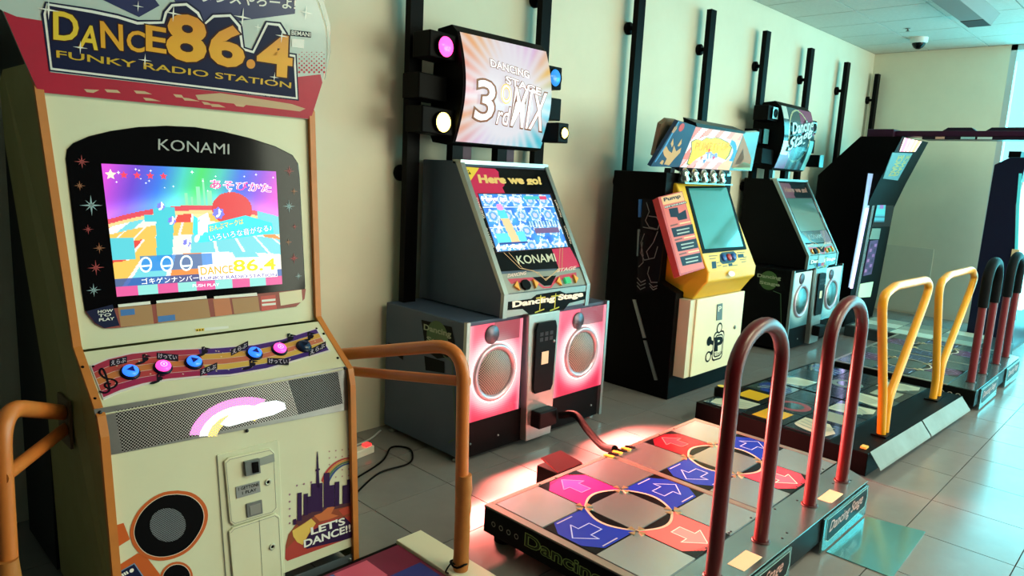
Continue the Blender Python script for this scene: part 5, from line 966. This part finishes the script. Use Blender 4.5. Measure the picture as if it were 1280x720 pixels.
# ------------------------------------------------------------------ tall black cabinet with purple neon and overhead beam
def neon_cabinet():
    T = Thing('arcade_cabinet', 'tall black cabinet with purple neon edge and long overhead beam', 'arcade machine', (8.4, 2.85, 0))
    BK = C(5, 5, 6, .45); X0, X1 = 7.95, 8.86; prof = [(2.66, 0), (2.635, .3), (2.585, 1.285), (2.50, 1.55), (2.33, 2.015), (2.73, 2.015), (3.0, 1.73), (3.12, 1.6), (3.12, 0)]
    mb = MB(); mb.prism([V(X0, y, z) for y, z in prof], (X1-X0, 0, 0), BK); body = T.part('body', mb)
    Ff = Fr((8.4, 2.632, .3), (1, 0, 0), (0, -.05, .985)); Ft = Fr((8.4, 2.495, 1.55), (1, 0, 0), (0, -.17, .465)); k = K(920, 260, 4.235); k6 = K(1030, 150, 4.8)
    def strip(name, fr, px, mat, lab=None, par=None, n=.004): m = MB(); m.slab(fr, px, .006, mat, n); return T.part(name, m, par or body, label=lab)
    strip('neon_strip', Ff, k6((265, 320), (318, 325))+k((650, 200), (610, 420), (595, 420), (672, 0)), C(150, 175, 215, .2, emit=.6), 'pale purple neon strip')
    strip('neon_tube', Ff, k((684, 0), (697, 0), (612, 425), (600, 425)), C(220, 190, 255, .2, emit=1.4), None, None, .012)
    strip('front_trim', Ff, k6((322, 330), (336, 335))+k((640, 480), (628, 480)), C(150, 170, 180, .2, .6))
    sc = strip('monitor_frame', Ff, k6((345, 372), (440, 378), (395, 640), (285, 640)), C(24, 34, 42, .2))
    m = MB(); q = k6((340, 395), (378, 400), (358, 612), (296, 612)); P = bil(Ff.pts(q, .0052))
    def fn(u, v):
        b = mixc((90, 200, 210), (60, 190, 205), v); b[(u > .3) & (u < .75) & (v > .35) & (v < .66)] = (150, 110, 190); b[(v > .62) & (v < .8)] = (70, 215, 215); b[(np.sin(v*60) > .7) & (v > .8)] = (30, 120, 140); return b
    m.image(P, fn, 12, 24, vcol(1.0)); T.part('monitor_screen', m, sc, label='cyan lit screen')
    strip('coin_panel', Ff, k((720, 108), (765, 108), (755, 165), (705, 165)), C(130, 160, 150, .3))
    kp = strip('keypad_panel', Ff, k((708, 175), (752, 168), (715, 350), (672, 360)), C(96, 62, 120, .3))
    m = MB()
    for i in range(6):
        for j in range(2): m = MB(); m.poly(Ff.pts(k(*[(712-i*6.5+j*20+dx_, 190+i*27+dy_) for dx_, dy_ in ((0, 0), (12, -2), (9, 14), (-3, 16))]), .0052), C(190, 120, 190, .3) if (i+j) % 2 else C(60, 40, 90, .3)); T.part('key', m, kp)
    
    strip('lit_panel', Ff, k((658, 402), (726, 390), (710, 470), (645, 475)), C(190, 225, 190, .3, emit=.5), 'pale green lit panel')
    sg = strip('title_panel', Ft, k6((410, 195), (530, 200), (440, 362), (352, 350)), C(90, 150, 160, .25, emit=.25))
    m = MB(); m.ftext('DANCE', Ft, k6((385, 335), (445, 215), (420, 330)), C(180, 170, 90, .4), .0052, .04); m.ftext('DANCE', Ft, k6((415, 335), (495, 215), (440, 330)), C(180, 170, 90, .4), .0052, .04); T.part('title_lettering', m, sg)
    m = MB(); P = bil(Ft.pts(k6((480, 105), (585, 128), (545, 190), (450, 188)), .005))
    def fn2(u, v): b = mixc((255, 120, 190), (255, 215, 120), u); b[np.sin(u*28) > .5] = (255, 245, 240); return b
    m.image(P, fn2, 16, 8, vcol(1.6)); T.part('lamp_bank', m, body, label='pink and yellow lit lamp bank')
    # overhead beam
    PURP = C(52, 20, 46, .35, noise=.1); bx = 8.15
    mb = MB(); mb.box(bx-.06, bx+.3, 2.46, 2.72, 2.015, 2.1, PURP); bm_ = T.part('beam_mount', mb, bev=.008)
    mb = MB(); mb.box(bx, bx+.2, -.6, 2.5, 2.03, 2.085, PURP); b_ = T.part('overhead_beam', mb, bev=.006, label='long dark purple overhead beam')
    mb = MB(); mb.box(bx-.02, bx+.22, .4, 2.2, 2.0, 2.028, C(30, 20, 34, .3)); T.part('beam_rail', mb, b_)
    for (y0, y1, c) in ((2.0, 2.08, (200, 160, 140)), (1.74, 1.86, (150, 200, 205)), (1.60, 1.72, (190, 215, 215)), (1.2, 1.3, (200, 130, 110)), (.8, .95, (150, 200, 205))): mb = MB(); mb.box(bx-.024, bx-.02, y0, y1, 2.004, 2.026, C(*c, .3)); T.part('beam_lamp', mb, b_)
    for (y0, y1) in ((1.75, 2.05), (1.28, 1.68), (.7, 1.1)): mb = MB(); mb.prism([V(bx+.05, y0, 2.085), V(bx+.05, y1, 2.085), V(bx+.05, y1-.05, 2.12), V(bx+.05, y0+.05, 2.12)], (.1, 0, 0), C(30, 24, 40, .4)); T.part('beam_cover', mb, b_)
    return T
neon_cabinet()
T = Thing('dance_platform', 'low grey-green dance stage in front of the neon cabinet', 'dance platform', (8.35, 1.9, 0))
mb = MB(); mb.prism([V(x, y, 0) for x, y in ((7.5, 1.22), (8.1, 1.16), (8.28, 1.35), (8.28, 2.5), (7.5, 2.5))], (0, 0, .11), C(40, 50, 54, .4)); bd = T.part('stage_body', mb, bev=.006)
for i in range(3):
    for j in range(3):
        x = 7.53+i*.245; y = 1.36+j*.37; mb = MB(); mb.box(x, x+.235, y, y+.355, .108, .116, C(*[(150, 172, 160), (116, 140, 136), (205, 225, 210)][(i+2*j) % 3], .3, noise=.1)); T.part('stage_panel', mb, bd)

# ------------------------------------------------------------------ dark cabinet with glowing white front by the glazing
T = Thing('arcade_cabinet', 'tall navy-black cabinet with glowing white front beside the bright glazing', 'arcade machine', (8.7, 1.4, 0))
NB = C(14, 20, 44, .35); X0, X1 = 8.32, 9.2
mb = MB(); mb.prism([V(X0, y, z) for y, z in ((1.60, 0), (1.585, 1.775), (1.46, 1.85), (1.33, 1.85), (1.36, 1.4), (1.30, .9), (1.22, .3), (1.2, 0))], (X1-X0, 0, 0), NB); bd = T.part('body', mb, bev=.006)
mb = MB(); mb.box(X0+.1, X0+.3, 1.40, 1.5, 1.85, 1.91, BLACK); T.part('roof_cap', mb, bd)
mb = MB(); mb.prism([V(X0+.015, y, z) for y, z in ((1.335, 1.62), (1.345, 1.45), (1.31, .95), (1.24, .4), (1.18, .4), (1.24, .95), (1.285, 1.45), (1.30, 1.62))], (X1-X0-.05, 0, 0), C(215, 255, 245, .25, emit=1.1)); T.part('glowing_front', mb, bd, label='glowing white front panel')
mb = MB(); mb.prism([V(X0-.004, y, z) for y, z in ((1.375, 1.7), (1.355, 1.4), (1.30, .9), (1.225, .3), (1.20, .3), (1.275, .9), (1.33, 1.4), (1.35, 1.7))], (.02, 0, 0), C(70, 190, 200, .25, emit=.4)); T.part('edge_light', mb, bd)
mb = MB(); mb.box(X0-.008, X0-.001, 1.27, 1.33, .86, .98, C(205, 180, 140, .4)); T.part('side_label', mb, bd)

# ------------------------------------------------------------------ loose things on the floor
T = Thing('power_cable', 'thick black cable from the pink-lit cabinet to its steel platform', 'cable', (2.9, 2.2, .1))
mb = MB(); mb.tube(smoothpath([V(2.945, 2.42, .17), V(2.99, 2.34, .185), V(2.93, 2.2, .15), V(2.86, 2.05, .13), V(2.80, 1.93, .165)], 6), .02, C(3, 3, 3, .6), 12); T.part('cord', mb)
mb = MB()
for i in range(6): mb.prism([V(2.68+i*.035, 1.912, .171), V(2.698+i*.035, 1.912, .171), V(2.71+i*.035, 1.868, .171), V(2.692+i*.035, 1.868, .171)], (0, 0, .004), YELLOWP if i % 2 == 0 else BLACK)
T.part('hazard_tape', mb, label='yellow and black hazard tape')
T = Thing('connector_block', 'dark wedge-shaped connector with a red top behind the steel platform', 'connector', (2.44, 1.98, 0))
mb = MB(); mb.prism([V(2.36, 1.922, 0), V(2.54, 1.922, 0), V(2.54, 2.05, 0), V(2.36, 2.05, 0)], (0, 0, .165), C(22, 18, 20, .4)); T.part('casing', mb, bev=.004)
mb = MB(); mb.prism([V(2.365, 1.925, .165), V(2.535, 1.925, .165), V(2.52, 2.045, .19), V(2.38, 2.045, .19)], (0, 0, .006), C(130, 34, 40, .45)); T.part('red_cover', mb)
mb = MB(); mb.prism([V(2.93, .935, .001), V(3.40, .935, .001), V(3.46, .70, .001), V(2.93, .68, .001)], (0, 0, .003), C(120, 190, 195, .14, .75, noise=.1)); single('floor_sheet', mb, 'shiny bluish metal sheet lying on the floor before the steel platform', 'metal sheet', (3.2, .8, 0))
T = Thing('power_strip', 'white power strip with a red switch by the wall', 'power strip', (2.0, 2.95, 0))
mb = MB(); mb.prism([V(1.78, 2.90, 0), V(2.10, 2.955, 0), V(2.09, 3.01, 0), V(1.77, 2.955, 0)], (0, 0, .04), C(225, 220, 205, .4)); T.part('housing', mb, bev=.004)
mb = MB(); mb.prism([V(2.05, 2.955, .04), V(2.085, 2.961, .04), V(2.08, 2.995, .04), V(2.045, 2.989, .04)], (0, 0, .012), C(235, 40, 40, .3, emit=2.5)); T.part('switch', mb, label='glowing red switch')
mb = MB(); mb.tube(smoothpath([V(1.55, 2.62, .008), V(1.8, 2.72, .008), V(2.05, 2.82, .008), V(2.2, 2.94, .008), V(2.26, 2.86, .008), V(2.15, 2.72, .008), V(1.95, 2.70, .016), V(1.75, 2.60, .008), V(1.6, 2.5, .008)], 8), .005, BLACK, 8); single('loose_cable', mb, 'looping black cable on the floor left of the pink-lit cabinet', 'cable', (2.0, 2.8, 0))
mb = MB(); mb.tube(smoothpath([V(1.6, 3.0, .006), V(1.9, 3.06, .006), V(2.15, 3.1, .006), V(2.3, 3.18, .006)], 8), .005, C(200, 205, 205, .4), 8); single('white_cable', mb, 'thin white cable along the foot of the wall', 'cable', (2.0, 3.05, 0))
